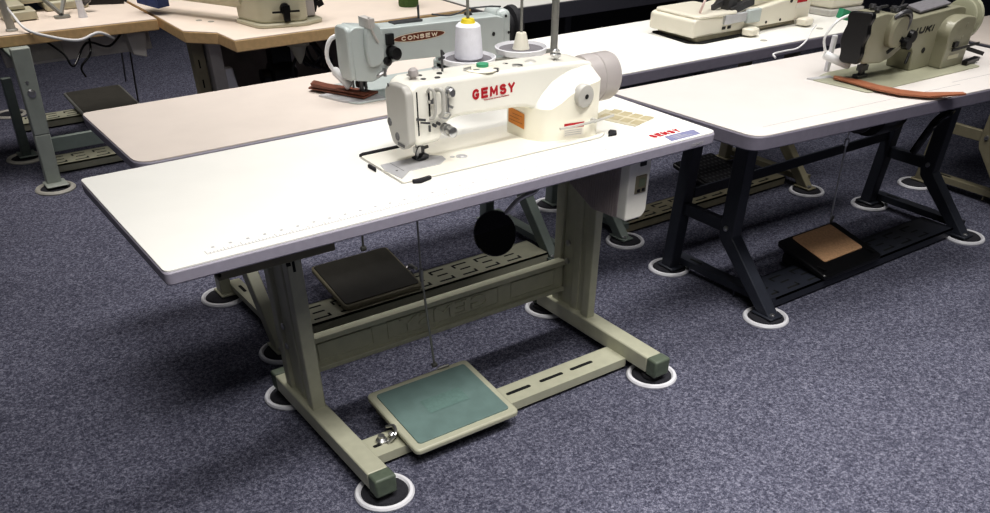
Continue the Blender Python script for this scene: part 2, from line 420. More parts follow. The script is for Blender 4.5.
# ------------------------------------------------------------------ floor cups
cup=thing('leg_cup','white floor cup with dark felt pad under the front left foot of the foreground table','furniture cup',(.323,.004,0),'white cups under the table feet')
MB().ringm([(.066,0),(.067,.004),(.064,.009),(.057,.010),(.053,.005),(.053,0)],(.323,.004,0)).build('cup_rim',M['ring'],cup)
MB().lathe([(.0535,0),(.0535,.005),(.050,.006),(.048,.010),(.03,.0125)],(.323,.004,0)).build('cup_pad',M['felt'],cup)
for (x,y,l) in ((1.145,.024,'white floor cup under the front right foot of the foreground table'),
    (.317,.485,'white floor cup under the rear left foot of the foreground table'),
    (1.150,.485,'white floor cup under the rear right foot of the foreground table'),
    (1.641,.065,'white floor cup under the front left leg of the dark framed table'),
    (1.645,.475,'white floor cup under the rear left leg of the dark framed table'),
    (2.658,.063,'white floor cup under the front right leg of the dark framed table'),
    (2.645,.441,'white floor cup under the rear right leg of the dark framed table'),
    (.392,.70,'white floor cup under the front left leg of the cream topped table'),
    (.378,1.11,'white floor cup under the rear left leg of the cream topped table'),
    (1.668,.715,'white floor cup under the front left leg of the overlock table'),
    (1.66,1.12,'white floor cup under the rear left leg of the overlock table'),
    (2.56,.665,'white floor cup under the front right leg of the overlock table'),
    (2.975,.47,'white floor cup at the far right beyond the dark framed table')):
    copy_tree(cup,(x,y,0),l)
g=thing('leg_cup','grey floor cup under the nearest leg of the back left table','furniture cup',(.182,2.368,0),'grey cups under the back left table')
MB().ringm([(.074,0),(.075,.004),(.07,.009),(.06,.010),(.055,.005),(.055,0)],(.182,2.368,0)).build('cup_rim',M['ring_grey'],g)
MB().lathe([(.0555,0),(.0555,.004),(.03,.006)],(.182,2.368,0)).build('cup_pad',M['felt'],g)
for (x,y,l) in ((.164,2.805,'grey floor cup at the middle foot of the back left table'),(.246,3.51,'farthest grey floor cup at the left edge behind the back left table')):
    copy_tree(g,(x,y,0),l)

# ------------------------------------------------------------------ K-leg frames
def kframe(t,x,yf,yb,Ht,m,zk=.2,w=.034,back=True,slotm=None,ym=None):
    """bent front leg, straight rear leg, floor rail, mid brace, top bracket - all in the plane x = const"""
    ym=ym if ym is not None else yf+.20
    mb=MB(); hw=w/2
    mb.prism([(ym-.022,Ht-.026),(ym+.022,Ht-.026),(ym+.024,zk),(ym+.016,zk-.02),(yf+.03,.018),(yf-.018,.018),(ym-.026,zk+.0)],'x',x-hw,x+hw)
    mb.box(x-hw-.006,x+hw+.006,yf-.03,yf+.045,.013,.020)
    mb.build('leg',m,t,bevel=.003)
    if back:
        mb=MB().prism([(yb-.05,Ht-.026),(yb-.01,Ht-.026),(yb+.018,.018),(yb-.024,.018)],'x',x-hw,x+hw)
        mb.box(x-hw-.006,x+hw+.006,yb-.04,yb+.03,.013,.020)
        mb.build('leg',m,t,bevel=.003)
        MB().prism([(ym+.02,zk+.0),(yb-.03,zk+.0),(yb-.03,zk+.035),(ym+.02,zk+.035)],'x',x-.01,x+.01).build('leg_brace',m,t,bevel=.002)
        mb=MB().box(x+hw-.002,x+hw+.036,yf+.03,yb,.024,.044)
        for yy in (yf+.06,yb-.10): mb.mat(1).prism(rpoly(x+hw+.012,x+hw+.022,yy,yy+.05,.004),'z',.044,.0445)
        mb.build('side_rail',[m,M['slot']],t,bevel=.002)
    MB().box(x-.02,x+.02,yf+.02,yb+.0,Ht-.045,Ht-.0245).build('top_bracket',m,t,bevel=.002)
    mb=MB()
    for yy,zz in ((ym,zk+.02),(yf+.012,.021)): mb.lathe([(.008,0),(.008,.004),(.004,.006)],(x-hw if zz>.1 else x-.006,yy if zz>.1 else yf-.015,zz),(-1,0,0) if zz>.1 else (0,0,1),12)
    mb.build('bolt',M['steel'],t)
def perf_rail(t,x0,x1,y0,y1,z,m,name='footrest_rail',pitch=.085):
    mb=MB().box(x0,x1,y0,y1,z-.005,z).box(x0,x1,y0,y0+.004,z-.028,z).box(x0,x1,y1-.004,y1,z-.028,z)
    W=y1-y0; x=x0+.03; mb.mat(1)
    while x+pitch<x1:
        q=.007
        # bracket shaped slots: outer L pieces and a centre dash
        mb.box(x,x+.055,y1-W*.24,y1-W*.24+q,z,z+.0004); mb.box(x,x+q,y1-W*.38,y1-W*.24,z,z+.0004)
        mb.box(x+.012,x+.05,y0+W*.47,y0+W*.47+q,z,z+.0004)
        mb.box(x,x+.055,y0+W*.17,y0+W*.17+q,z,z+.0004); mb.box(x+.055-q,x+.055,y0+W*.17,y0+W*.33,z,z+.0004)
        x+=pitch
    return mb.build(name,[m,M['slot']],t)

# ---- cream (left, second row) table
HC=.55
t=thing('sewing_table','cream topped sewing table with grey edge standing behind the foreground table','table',(.82,.9,0))
P=round_poly([(.146,.680),(1.498,.680),(1.498,1.137),(.146,1.137)],[.045,.01,.01,.02])
tabletop(t,P,HC,.026,M['cream_lam'],M['edge'])
kframe(t,.388,.70,1.12,HC,M['khaki'],ym=.84)
kframe(t,1.365,.74,1.12,HC,M['greygreen'],ym=.92)
perf_rail(t,.405,1.347,.735,.855,.035,M['khaki'])
MB().box(.405,1.347,1.05,1.07,.22,.28).build('rear_crossbeam',M['greygreen'],t,bevel=.002)
pedal(t,.613,.876,.745,.965,.055,.095,M['tan'],M['darkmat'],.008)
mb=MB().lathe([(.014,0),(.010,.008),(.006,.012)],(.89,.855,.038),n=12).tube([(.875,.85,.045),(.90,.865,.06),(.91,.84,.055)],.005).lathe([(.008,0),(.008,.01)],(.905,.87,.05),(1,0,.3),10)
mb.build('pivot_clamp',M['steel'],t)
mb=MB().cyl((.80,.972,.095),(.83,1.0,.52),.0035).lathe([(.008,-.008),(.008,.008)],(.80,.972,.10),(1,0,0),10)
mb.build('linkage_rod',M['rodg'],t)

# ---- overlock table (second row right)
t=thing('sewing_table','white sewing table carrying the cream overlock machine, behind the dark framed table','table',(2.1,.9,0))
P=round_poly([(1.502,.636),(2.82,.612),(2.82,1.137),(1.502,1.137)],[.01,.02,.02,.01])
tabletop(t,P,HC,.034,M['white_lam'],M['edge2'])
kframe(t,1.66,.72,1.12,HC,M['greygreen'],ym=.92)
kframe(t,2.56,.67,1.10,HC,M['tan'],ym=.87)
perf_rail(t,1.70,2.54,.76,.86,.035,M['tan'])
MB().box(1.677,2.543,1.05,1.07,.20,.24).build('rear_crossbeam',M['tan'],t,bevel=.002)
mb=MB()
P4=[(2.23,.80,.05),(2.36,.80,.05),(2.36,1.06,.09),(2.23,1.06,.09)]
pr=pedal(t,2.20,2.42,.84,1.05,.045,.075,M['black'],M['rubber'],.01)
mb=MB()
for i in range(9):
    for j in range(8):
        a=2.222+i*.021; b=.858+j*.023; zz=.045+.03*(b-.84)/.21+.0005
        mb.add([(a,b,zz),(a+.010,b,zz),(a+.010,b+.011,zz+.0015),(a,b+.011,zz+.0015)],[(0,1,2,3)])
mb.build('mesh_pattern',M['dsteel'],pr)

# ---- Juki table (dark frame, right)
t=thing('sewing_table','white topped sewing table with charcoal steel legs on the right','table',(2.1,.2,0))
P=round_poly([(1.386,.030),(2.227,-.047),(2.66,-.085),(2.66,.47),(1.357,.524)],[.04,0,.02,.02,.014])
tabletop(t,P,HC,.034,M['juki_lam'],M['edge2'])
kframe(t,1.64,.055,.47,HC,M['darkframe'],ym=.255,zk=.19,w=.042)
kframe(t,2.635,.065,.45,HC,M['darkframe'],ym=.255,zk=.18,w=.042)
perf_rail(t,1.66,2.62,.090,.215,.035,M['darkframe'],pitch=.095)
MB().box(1.66,2.615,.43,.44,.235,.265).build('rear_crossbeam',M['darkframe'],t,bevel=.002)
pr=pedal(t,1.915,2.20,.080,.285,.052,.095,M['black'],M['cork'],.02,mx=(1.975,2.165,.135,.275))
MB().box(1.935,2.175,.15,.165,.034,.05).box(1.93,1.94,.10,.26,.034,.06).box(2.17,2.18,.10,.26,.034,.06).build('pedal_bracket',M['black'],pr)
mb=MB().cyl((2.215,.31,.09),(2.222,.335,.33),.003).cyl((2.222,.335,.31),(2.235,.345,.52),.0022).lathe([(.007,0),(.007,.02)],(2.222,.335,.31),n=10).cyl((2.19,.29,.09),(2.225,.31,.09),.005)
mb.build('linkage_rod',M['steel'],t)
mb=MB()
mb.bar((1.46,.078,HC+.0002),(1.80,.054,HC+.0002),.0016,.0004); mb.bar((1.80,.054,HC+.0002),(2.20,.026,HC+.0002),.0016,.0004)
mb.bar((2.2,.05,HC+.0002),(2.5,.03,HC+.0002),.0016,.0004)
mb.build('measuring_scale',M['ink'],t)

# motor hung under dark table
m=thing('clutch_motor','black clutch motor hanging under the dark framed table','motor',(2.35,.36,.30))
MB().lathe([(.03,0),(.07,.01),(.075,.05),(.075,.12),(.06,.15),(.02,.16)],(2.28,.33,.40),(1,0,0)).build('motor_housing',M['black'],m)
MB().lathe([(.055,0),(.055,.012),(.03,.014),(.03,.03)],(2.24,.33,.40),(1,0,0)).build('pulley',M['dsteel'],m)
MB().box(2.30,2.42,.30,.36,.46,.516).build('mount',M['black'],m,bevel=.004)
MB().tube([(2.47,.20,.515),(2.475,.19,.46),(2.46,.16,.42),(2.50,.22,.36),(2.50,.26,.26)],.013).build('knee_lift_tube',M['gloss'],m)

# ---- right-hand neighbour table (mostly out of frame)
t=thing('sewing_table','pale topped table with tan steel legs cut off at the right edge of the picture','table',(3.4,.3,0))
P=round_poly([(2.93,.06),(3.9,0),(3.9,.62),(2.97,.66)],[.02,.02,.02,.02])
tabletop(t,P,.50,.03,M['cream_lam'],M['dark_edge'])
kframe(t,3.0,.10,.47,.50,M['tan'],ym=.27)
perf_rail(t,3.02,3.7,.13,.22,.035,M['tan'])
kframe(t,3.72,.10,.47,.50,M['tan'],ym=.27)

# ---- row three, beige table A (left, plain)
HA=.48
t=thing('sewing_table','beige board topped table with grey green legs at the upper left','table',(.45,2.8,0))
P=[(-.35,2.60),(.21,2.575),(.776,2.545),(.776,3.0),(-.35,3.0)]
tabletop(t,P,HA,.038,M['beige_lam'],M['wood_edge'])
mb=MB()
K=[((.200,.264),HA-.010),((.176,.232),.19),((.160,.214),.018)]
for (A0,z0),(A1,z1) in zip(K[1:],K[:-1]):
    mb.hexa([(A0[0],2.38,z0),(A0[1],2.38,z0),(A0[1],2.42,z0),(A0[0],2.42,z0)],[(A1[0],2.38,z1),(A1[1],2.38,z1),(A1[1],2.42,z1),(A1[0],2.42,z1)])
mb.box(.15,.23,2.34,2.42,.013,.020)
lg=mb.build('leg',mat('pale_green_grey_paint',(162,168,160),.45,var=.05,nscale=30),t,bevel=.004)
MB().prism([(2.55,.35),(2.58,.35),(2.83,.018),(2.78,.018)],'x',.155,.19).box(.14,.21,2.77,2.85,.013,.02).build('leg',M['greygreen'],t,bevel=.003)
MB().box(.20,.262,2.421,2.95,HA-.055,HA-.0385).build('top_bracket',M['greygreen'],t,bevel=.003)
MB().lathe([(.014,0),(.014,.004),(.008,.006),(.008,.009)],(.218,2.38,.33),(0,-1,0),16).lathe([(.005,0),(.005,.003)],(.215,2.38,.365),(0,-1,0),10).build('bolt',M['steel'],lg)
MB().box(.215,.72,2.45,2.47,.105,.155).build('crossbar',M['greygreen'],t,bevel=.002)
mb=MB().box(.20,.76,2.66,2.68,.36,.44).mat(1).box(.27,.42,2.652,2.662,.37,.436)
mb.build('modesty_panel',[M['lightgrey'],M['ring_grey']],t,bevel=.002)
MB().prism([(.655,.44),(.735,.44),(.715,.345),(.665,.36)],'y',2.60,2.68).build('drawer_bracket',M['lightgrey'],t,bevel=.003)
perf_rail(t,.20,.76,2.53,2.66,.035,M['khaki'])
perf_rail(t,.24,.775,3.18,3.30,.035,M['khaki'])
pedal(t,.49,.76,3.10,3.43,.06,.08,M['rodg'],M['darkmat'],.012)
MB().cyl((.80,3.46,.08),(.76,3.1,.44),.004).cyl((.77,3.2,.03),(.74,2.9,.44),.004).build('linkage_rod',M['dsteel'],t)
mb=MB().tube([(.36,2.60,.44),(.40,2.56,.40),(.42,2.55,.36),(.50,2.60,.42),(.58,2.6,.40),(.66,2.64,.44)],.004)
mb.tube([(.52,2.62,.44),(.50,2.58,.39),(.45,2.57,.35),(.46,2.6,.31)],.004)
tag(mb.build('power_cable',M['black']),'black cables sagging under the beige table at the upper left','cable')

# ---- row three, beige table B with notched front edge
t=thing('sewing_table','beige board topped table with notched front corner at the upper centre','table',(1.35,2.4,0))
P=[(.790,3.0),(.790,2.60),(.785,2.275),(.880,2.175),(.885,2.018),(1.90,2.00),(1.90,3.0)]
tabletop(t,P,HA,.040,M['beige_lam'],M['wood_edge'])
mb=MB().box(.83,.876,2.37,2.42,.02,.44).mat(0)
for k in range(4): mb.mat(1).box(.846,.852,2.3694,2.371,.12+.07*k,.15+.07*k)
mb.build('leg',[M['tan'],M['slot']],t,bevel=.003)
MB().box(.885,.935,2.33,2.41,.02,.44).build('leg',M['lightgrey'],t,bevel=.003)
MB().box(1.75,1.80,2.33,2.41,.0,.44).build('leg',M['tan'],t,bevel=.003)
MB().box(.83,.95,2.18,2.55,.001,.022).build('foot_beam',M['tan'],t,bevel=.003)
MB().box(.90,1.78,2.52,2.55,.10,.42).build('dark_backing',mat('dark_panel',(128,120,112),.7,var=.2,nscale=12),t)
# small white motor box, clutch, hoses
tag(MB().prism([(.945,.015),(1.01,.015),(.968,.325),(.926,.327)],'y',2.335,2.365).build('pedal_box',M['ring'],bevel=.006),'small white box on the floor beside the leg of the notched beige table','box')
o=MB().lathe([(.02,0),(.05,.01),(.055,.06),(.05,.10),(.02,.12)],(1.10,2.3,.28),(1,0,0)).lathe([(.03,0),(.03,.03)],(1.07,2.3,.28),(1,0,0)).box(1.12,1.2,2.28,2.34,.32,.44).build('clutch_motor',M['black'])
tag(o,'dark motor hanging under the notched beige table','motor')
o=MB().lathe([(.005,0),(.022,.03),(.03,.06),(.045,.065),(.045,.09)],(1.19,2.17,.34)).bar((1.14,2.17,.44),(1.19,2.17,.36),.02,.015).bar((1.24,2.17,.44),(1.19,2.17,.36),.02,.015).build('funnel_bracket',M['bmach'])
tag(o,'pale funnel shaped bracket under the notched beige table','bracket')
MB().prism([(1.165,.44),(1.212,.44),(1.235,.10),(1.18,.10)],'y',2.29,2.32).build('motor_bracket',M['lightgrey'],t,bevel=.003)
mb=MB()
for k in range(4):
    pts=[(1.245+.042*math.cos(a+k)+.01*k,2.20+.012*math.sin(3*a+k),.37+.05*math.sin(a+k*.7)-.006*k) for a in [i*math.pi/5 for i in range(11)]]
    mb.tube(pts,.005,8,3)
mb.tube([(1.25,2.20,.43),(1.28,2.19,.36),(1.34,2.2,.33),(1.31,2.2,.28)],.005); mb.tube([(1.21,2.2,.38),(1.17,2.2,.33),(1.16,2.2,.27)],.006)
tag(mb.build('coiled_cable',M['black']),'coiled black power cable hanging under the notched beige table','cable')

# ---- row three, white table C with dark edge
t=thing('sewing_table','white table with thick dark edge at the top centre behind the spool stand','table',(2.6,2.2,0))
P=[(1.915,1.905),(3.5,1.885),(3.5,2.45),(1.915,2.45)]
tabletop(t,P,HA,.06,M['white_lam'],M['dark_edge'])
for x in (2.10,2.42,3.35): MB().box(x,x+.035,2.02,2.06,0,.42).build('leg',M['dsteel'] if x<3 else M['darkframe'],t,bevel=.002)
MB().box(2.135,3.35,2.03,2.05,.08,.12).build('crossbar',M['darkframe'],t)
MB().box(1.95,3.3,2.20,2.22,.02,.42).build('dark_backing',M['black'],t,bevel=.002)  # black sheet added to stand in for the deep shade beneath this table

# dark chair beyond
c=thing('office_chair','black office chair with grey metal arm standing beyond the white tables','chair',(3.55,2.9,0))
mb=MB().prism(rpoly(3.35,3.80,2.75,3.15,.06),'z',.26,.31); mb.build('seat',M['black'],c,bevel=.012)
MB().prism([(3.35,.36),(3.80,.36),(3.76,.66),(3.39,.66)],'y',3.12,3.17).build('backrest',M['fabric'],c,bevel=.012)
MB().cyl((3.575,2.95,.08),(3.575,2.95,.26),.025).build('gas_column',M['dsteel'],c)
for k in range(5):
    a=2*math.pi*k/5; MB().bar((3.575,2.95,.08),(3.575+.24*math.cos(a),2.95+.24*math.sin(a),.05),.03,.025).sphere((3.575+.24*math.cos(a),2.95+.24*math.sin(a),.025),.025).build('star_leg',M['black'],c)
for s in (3.33,3.82): MB().tube([(s,2.85,.27),(s,2.80,.42),(s,2.86,.45),(s,3.12,.45)],.012).build('armrest',M['rodg'],c)
o=MB().box(3.95,4.5,2.6,3.0,0,.34).box(3.97,4.48,2.585,2.6,.02,.15).box(3.97,4.48,2.585,2.6,.17,.32).build('storage_box',mat('dark_grey_crate',(66,66,72),.7,var=.1,nscale=8),bevel=.01)
tag(o,'dark grey storage box on the floor behind the overlock machine','box')

# ------------------------------------------------------------------ GEMSY machine
ZB=H
m=thing('sewing_machine','white lockstitch sewing machine with red GEMSY lettering on the foreground table','sewing machine',(.74,.2,H))
BED=round_poly([(.490,.118),(.975,.112),(1.000,.13),(1.000,.293),(.494,.293)],[.006,.02,.02,.01,.006])
MB().prism(inset(BED,-.0018),'z',H+.0001,H+.0008).build('bed_gasket',M['gplate'],m)
MB().prism(BED,'z',H+.0008,H+.0035).build('bed_plate',mat('bed_enamel',(244,241,230),.3,var=.01),m,bevel=.0008)
# arm + head
prof=round_poly([(.549,.650),(.549,.739),(.566,.748),(.70,.745),(.86,.740),(.965,.735),(.988,.730),(.988,.66),(.86,.655),(.815,.672),(.655,.679),(.628,.676),(.608,.642),(.560,.640)],
    [.006,.008,.006,0,.0,.01,.008,.02,.02,.03,.01,.012,.006,.004])
arm=MB().prism(prof,'y',.170,.256).build('arm',M['wmach'],m,bevel=.010,seg=4)
colp=round_poly([(.8265,.256),(.829,.186),(.848,.154),(.878,.139),(.962,.122),(.980,.132),(.980,.262),(.90,.27)],[.01,.012,.02,.02,.02,.01,.02,.01])
def terp(T,x):
    if x<=T[0][0]: return T[0][1]
    for (a,b),(c,d) in zip(T,T[1:]):
        if x<=c: u=(x-a)/(c-a); return b+(d-b)*u
    return T[-1][1]
Wz=[(.829,.668),(.845,.664),(.862,.664),(.880,.674),(.900,.687),(.925,.698),(.955,.706),(.98,.709)]
Uz=[(.829,.670),(.845,.684),(.862,.700),(.880,.712),(.900,.720),(.925,.726),(.955,.729),(.98,.729)]
fine=[]
for (a,b) in zip(colp,colp[1:]+colp[:1]):
    L=math.hypot(b[0]-a[0],b[1]-a[1]); k=max(1,int(L/.008))
    for q in range(k): fine.append((a[0]+(b[0]-a[0])*q/k,a[1]+(b[1]-a[1])*q/k))
n=len(fine); mb=MB()
vs=[(x,y,H+.002) for x,y in fine]+[(x,y,terp(Wz,x)) for x,y in fine]
vs+=[(x,max(y,.1745) if y<.2 else y,terp(Uz,x)) for x,y in fine]
side=lambda a,b:[(a*n+i,a*n+(i+1)%n,b*n+(i+1)%n,b*n+i) for i in range(n)]
mb.add(vs,side(0,1)+[tuple(range(n))[::-1]]); mb.mat(1).add(vs,side(1,2)+[tuple(range(2*n,3*n))])
colb=mb.build('column_base',[M['wbase'],M['wmach']],m)
# face plate on the left end
fp=round_poly([(.163,.650),(.163,.735),(.176,.746),(.222,.745),(.244,.732),(.242,.668),(.228,.638),(.192,.632)],[.006,.006,.006,.008,.01,.01,.01,.01])
fpo=MB().prism([(a,b) for a,b in fp],'x',.534,.551).build('face_plate',M['gplate'],m,bevel=.004,seg=3)
mb=MB()
for (yy,zz,r) in ((.232,.675,.0075),(.205,.655,.0075)): mb.lathe([(r,0),(r*.9,.0016),(r*.4,.0014)],(.534,yy,zz),(-1,0,0),16)
mb.lathe([(.003,0),(.003,.001)],(.534,.226,.74),(-1,0,0),10); mb.box(.5328,.534,.18,.205,.640,.645)
mb.build('screw',M['dsteel'],fpo)
# take-up guard & slots
mb=MB().tube([(.582,.166,.733),(.584,.160,.739),(.590,.156,.733),(.592,.156,.705),(.590,.160,.690),(.584,.166,.688)],.0028)
mb.tube([(.600,.166,.735),(.603,.152,.736),(.606,.150,.728),(.606,.150,.70),(.602,.158,.69)],.004)
mb.build('take_up_guard',M['gplate'],m)
MB().box(.5855,.5885,.1685,.171,.69,.733).box(.560,.562,.1685,.171,.66,.735).build('take_up_slot',M['slot'],m)
mb=MB().cyl((.587,.172,.715),(.587,.158,.717),.0035).bar((.587,.160,.717),(.594,.158,.724),.003,.005)
mb.build('take_up_lever',M['steel'],m)
mb=MB().lathe([(.0095,0),(.0095,.005),(.006,.007),(.006,.011),(.0085,.013),(.006,.016)],(.631,.171,.726),(0,-1,0),18)
mb.box(.624,.627,.164,.1715,.692,.728).bar((.6265,.166,.704),(.634,.160,.700),.003,.004)
mb.build('pretension_guide',M['steel'],m)
mb=MB().lathe([(.010,0),(.010,.003),(.0105,.004),(.004,.006),(.0045,.009),(.0105,.011),(.0105,.015),(.005,.016),(.0095,.020),(.0095,.034),(.006,.036)],(.618,.171,.664),(0,-1,0),20)
mb.tube([(.607,.166,.688),(.612,.158,.694),(.622,.156,.694),(.627,.160,.689),(.618,.158,.684),(.607,.162,.688)],.0016)
mb.build('thread_tension_assembly',M['steel'],m)
mb=MB().bar((.556,.168,.690),(.572,.160,.688),.002,.004).bar((.563,.165,.684),(.58,.158,.682),.002,.003).cyl((.594,.17,.674),(.594,.162,.674),.003).cyl((.603,.17,.676),(.603,.162,.676),.003).box(.583,.586,.166,.173,.664,.675)
mb.build('thread_guide',M['dsteel'],m)
mb=MB().cyl((.577,.208,.652),(.577,.208,.612),.0032).cyl((.577,.208,.62),(.577,.208,.604),.0016).cyl((.588,.212,.652),(.588,.212,.625),.0036)
mb.box(.571,.583,.203,.213,.617,.628)
mb.build('needle_bar',M['steel'],m)
mb=MB().box(.583,.593,.207,.218,.612,.627).prism([(.570,.6055),(.596,.6055),(.598,.612),(.585,.615),(.580,.609),(.570,.608)],'y',.199,.219)
mb.tube([(.57,.199,.61),(.565,.194,.62),(.568,.19,.632),(.575,.195,.634)],.0014); mb.cyl((.593,.212,.622),(.604,.212,.623),.003)
mb.build('presser_foot',M['dsteel'],m)
pl=rpoly(.494,.612,.128,.222,[.004,.045,.045,.004])
mb=MB().prism([(.492,.190),(.497,.132),(.53,.160),(.60,.160),(.624,.178),(.628,.198),(.612,.214),(.58,.222),(.50,.222)],'z',H+.0035,H+.0048)
mb.mat(1).box(.520,.521,.165,.221,H+.0048,H+.0050).lathe([(.0025,0),(.0025,.0003)],(.51,.175,H+.0048),n=10).box(.572,.590,.196,.199,H+.0048,H+.0051)
mb.build('needle_plate',[M['plate'],M['dsteel']],m)
MB().lathe([(.012,0),(.012,.0008),(.007,.0009),(.006,.002)],(.66,.175,H+.0035),n=16).lathe([(.005,0),(.005,.0008)],(.643,.183,H+.0035),n=12).build('bed_screw',M['plate'],m)
# rubber corners of the cutout
for P in ([(.506,.107),(.52,.100),(.548,.108),(.546,.115),(.52,.112),(.508,.114)],[(.492,.297),(.502,.303),(.59,.303),(.59,.297),(.51,.295)],[(.478,.200),(.484,.21),(.484,.235),(.478,.235)],[(.99,.108),(1.012,.105),(1.022,.118),(1.014,.13),(1.004,.124),(1.002,.116)]):
    MB().prism(P,'z',H,H+.0065).build('rubber_cushion',M['rubber'],m,bevel=.0015)
# motor on the right end
MB().lathe([(.040,0),(.046,.002),(.047,.012),(.047,.032),(.0445,.034),(.0445,.040),(.0465,.042),(.0465,.075),(.043,.085),(.032,.092),(.01,.094)],(.986,.212,.688),(1,0,0),40).build('direct_drive_motor',M['gmotor'],m)
# stitch dial
dial=MB().lathe([(.016,0),(.021,.002),(.022,.006),(.022,.016),(.020,.021),(.012,.023)],(.932,.142,.684),(0,-1,0),32).build('stitch_dial',M['gplate'],m)
MB().lathe([(.0045,0),(.0045,.001)],(.932,.119,.684),(0,-1,0),12).build('dial_hole',M['blackink'],dial)
MB().tube([(.865,.118,.6345),(.90,.114,.635),(.955,.113,.636),(1.02,.13,.633)],.0026).cyl((.955,.113,.636),(.955,.135,.636),.0045).build('reverse_lever',M['gplate'],m)
# top hardware
def knob(name,x,y,z,k=1.0,mm='steel'):
    return MB().lathe([(.004*k,0),(.004*k,.006*k),(.010*k,.007*k),(.011*k,.012*k),(.007*k,.014*k),(.008*k,.018*k),(.004*k,.021*k)],(x,y,z),n=18).build(name,M[mm],m)
knob('bobbin_winder_knob',.915,.205,.736); 
MB().lathe([(.012,0),(.012,.002),(.008,.004)],(.855,.212,.7385),n=20).build('oil_window',M['gplate'],m)
mb=MB().cyl((.577,.205,.747),(.577,.205,.753),.006).lathe([(.0095,0),(.010,.004),(.0085,.010),(.005,.013)],(.577,.205,.753),n=18)
mb.build('presser_regulator_knob',M['gmotor'],m)
mb=MB()
for (x,y) in ((.592,.195),(.600,.222),(.620,.190),(.640,.215),(.585,.235),(.80,.222)): mb.lathe([(.0055,0),(.0055,.0016),(.003,.0014)],(x,y,.7465 if x<.7 else .7405),n=12)
mb.build('oil_plug',M['dsteel'],m)
mb=MB().cyl((.655,.228,.744),(.655,.228,.782),.0022).bar((.648,.228,.767),(.661,.228,.769),.004,.004).bar((.655,.228,.780),(.660,.228,.774),.003,.004)
mb.build('thread_post',M['dsteel'],m)
mb=MB().lathe([(.033,0),(.034,.002),(.030,.0035)],(.728,.202,.7445),n=28).build('bobbin_winder_tray',M['wbase'],m)
MB().lathe([(.012,0),(.012,.005),(.006,.006)],(.735,.208,.748),n=18).build('bobbin_cap',M['green'],m)
MB().bar((.693,.211,.747),(.705,.202,.750),.006,.004).bar((.705,.195,.747),(.715,.189,.747),.006,.004).cyl((.748,.180,.742),(.748,.180,.748),.006).bar((.800,.198,.743),(.813,.190,.743),.007,.004).cyl((.813,.190,.738),(.813,.190,.744),.006).build('winder_hardware',M['steel'],m)
# lettering
letters('lettering','GEMSY',M['red'],m,(.685,.1698,.7035),(1,0,0),(0,0,1),.101,.0180,stroke=.23,depth=.0005)
text_mesh('small_lettering','Industrial Sewing Machine',M['red'],m,(.712,.1694,.6985),(1,0,0),(0,0,1),.060,.0026,depth=.0003)
# stickers on column front: the chamfered and the front faces
def on_line(a,b,s,z,d=.001):
    ax,ay=a; bx,by=b; L=math.hypot(bx-ax,by-ay); nx,ny=(by-ay)/L,-(bx-ax)/L
    return (ax+(bx-ax)*s+nx*d, ay+(by-ay)*s+ny*d, z)
a,b=(.829,.190),(.852,.150)
a,b=(.8268,.248),(.8288,.192)
mb=MB().add([on_line(a,b,0.05,.626),on_line(a,b,1.0,.622),on_line(a,b,1.0,.651),on_line(a,b,0.05,.656)],[(0,1,2,3)])
s=mb.build('warning_sticker',M['orange'],m,smooth=False)
mb=MB()
for k,(s0,s1) in enumerate(((.12,.9),(.12,.75),(.3,.9))):
    z=.632+.0065*k; mb.add([on_line(a,b,s0,z,.0016),on_line(a,b,s1,z-.001,.0016),on_line(a,b,s1,z,.0016),on_line(a,b,s0,z+.001,.0016)],[(0,1,2,3)])
mb.build('warning_print',mat('orange_ink',(150,92,40),.6,var=.05),s,smooth=False)
a,b=(.852,.150),(.985,.125)
a,b=(.890,.1366),(.936,.1272)
mb=MB().add([on_line(a,b,0,.610),on_line(a,b,1,.610),on_line(a,b,1,.636),on_line(a,b,0,.636)],[(0,1,2,3)])
s=mb.build('rating_label',M['paper'],m,smooth=False)
mb=MB().add([on_line(a,b,0,.626,.0016),on_line(a,b,1,.626,.0016),on_line(a,b,1,.6355,.0016),on_line(a,b,0,.6355,.0016)],[(0,1,2,3)])
mb.build('label_band',M['red'],s,smooth=False)
mb=MB().add([on_line(a,b,.06,.630,.0015),on_line(a,b,.94,.630,.0015),on_line(a,b,.94,.632,.0015),on_line(a,b,.06,.632,.0015)],[(0,1,2,3)])
for z in (.621,.617,.613): mb.add([on_line(a,b,.06,z,.0016),on_line(a,b,.9,z,.0016),on_line(a,b,.9,z+.001,.0016),on_line(a,b,.06,z+.001,.0016)],[(0,1,2,3)])
mb.build('label_print',M['ink'],s,smooth=False)

# instruction card on the table
mb=MB().prism([(1.052,.236),(1.115,.262),(1.165,.150),(1.085,.128)],'z',H,H+.0012)
c=mb.build('instruction_card',M['manila'],None)
tag(c,'tan printed instruction card lying on the foreground table right of the white machine','card')
mb=MB()
for i in range(4):
    for j in range(2):
        a=1.066+i*.0-.0+j*.04+i*.008; b=.228-i*.026+j*.012
        mb.prism([(a,b),(a+.028,b+.011),(a+.036,b-.009),(a+.008,b-.020)],'z',H+.0012,H+.0015)
mb.build('card_print',M['manila2'],c)

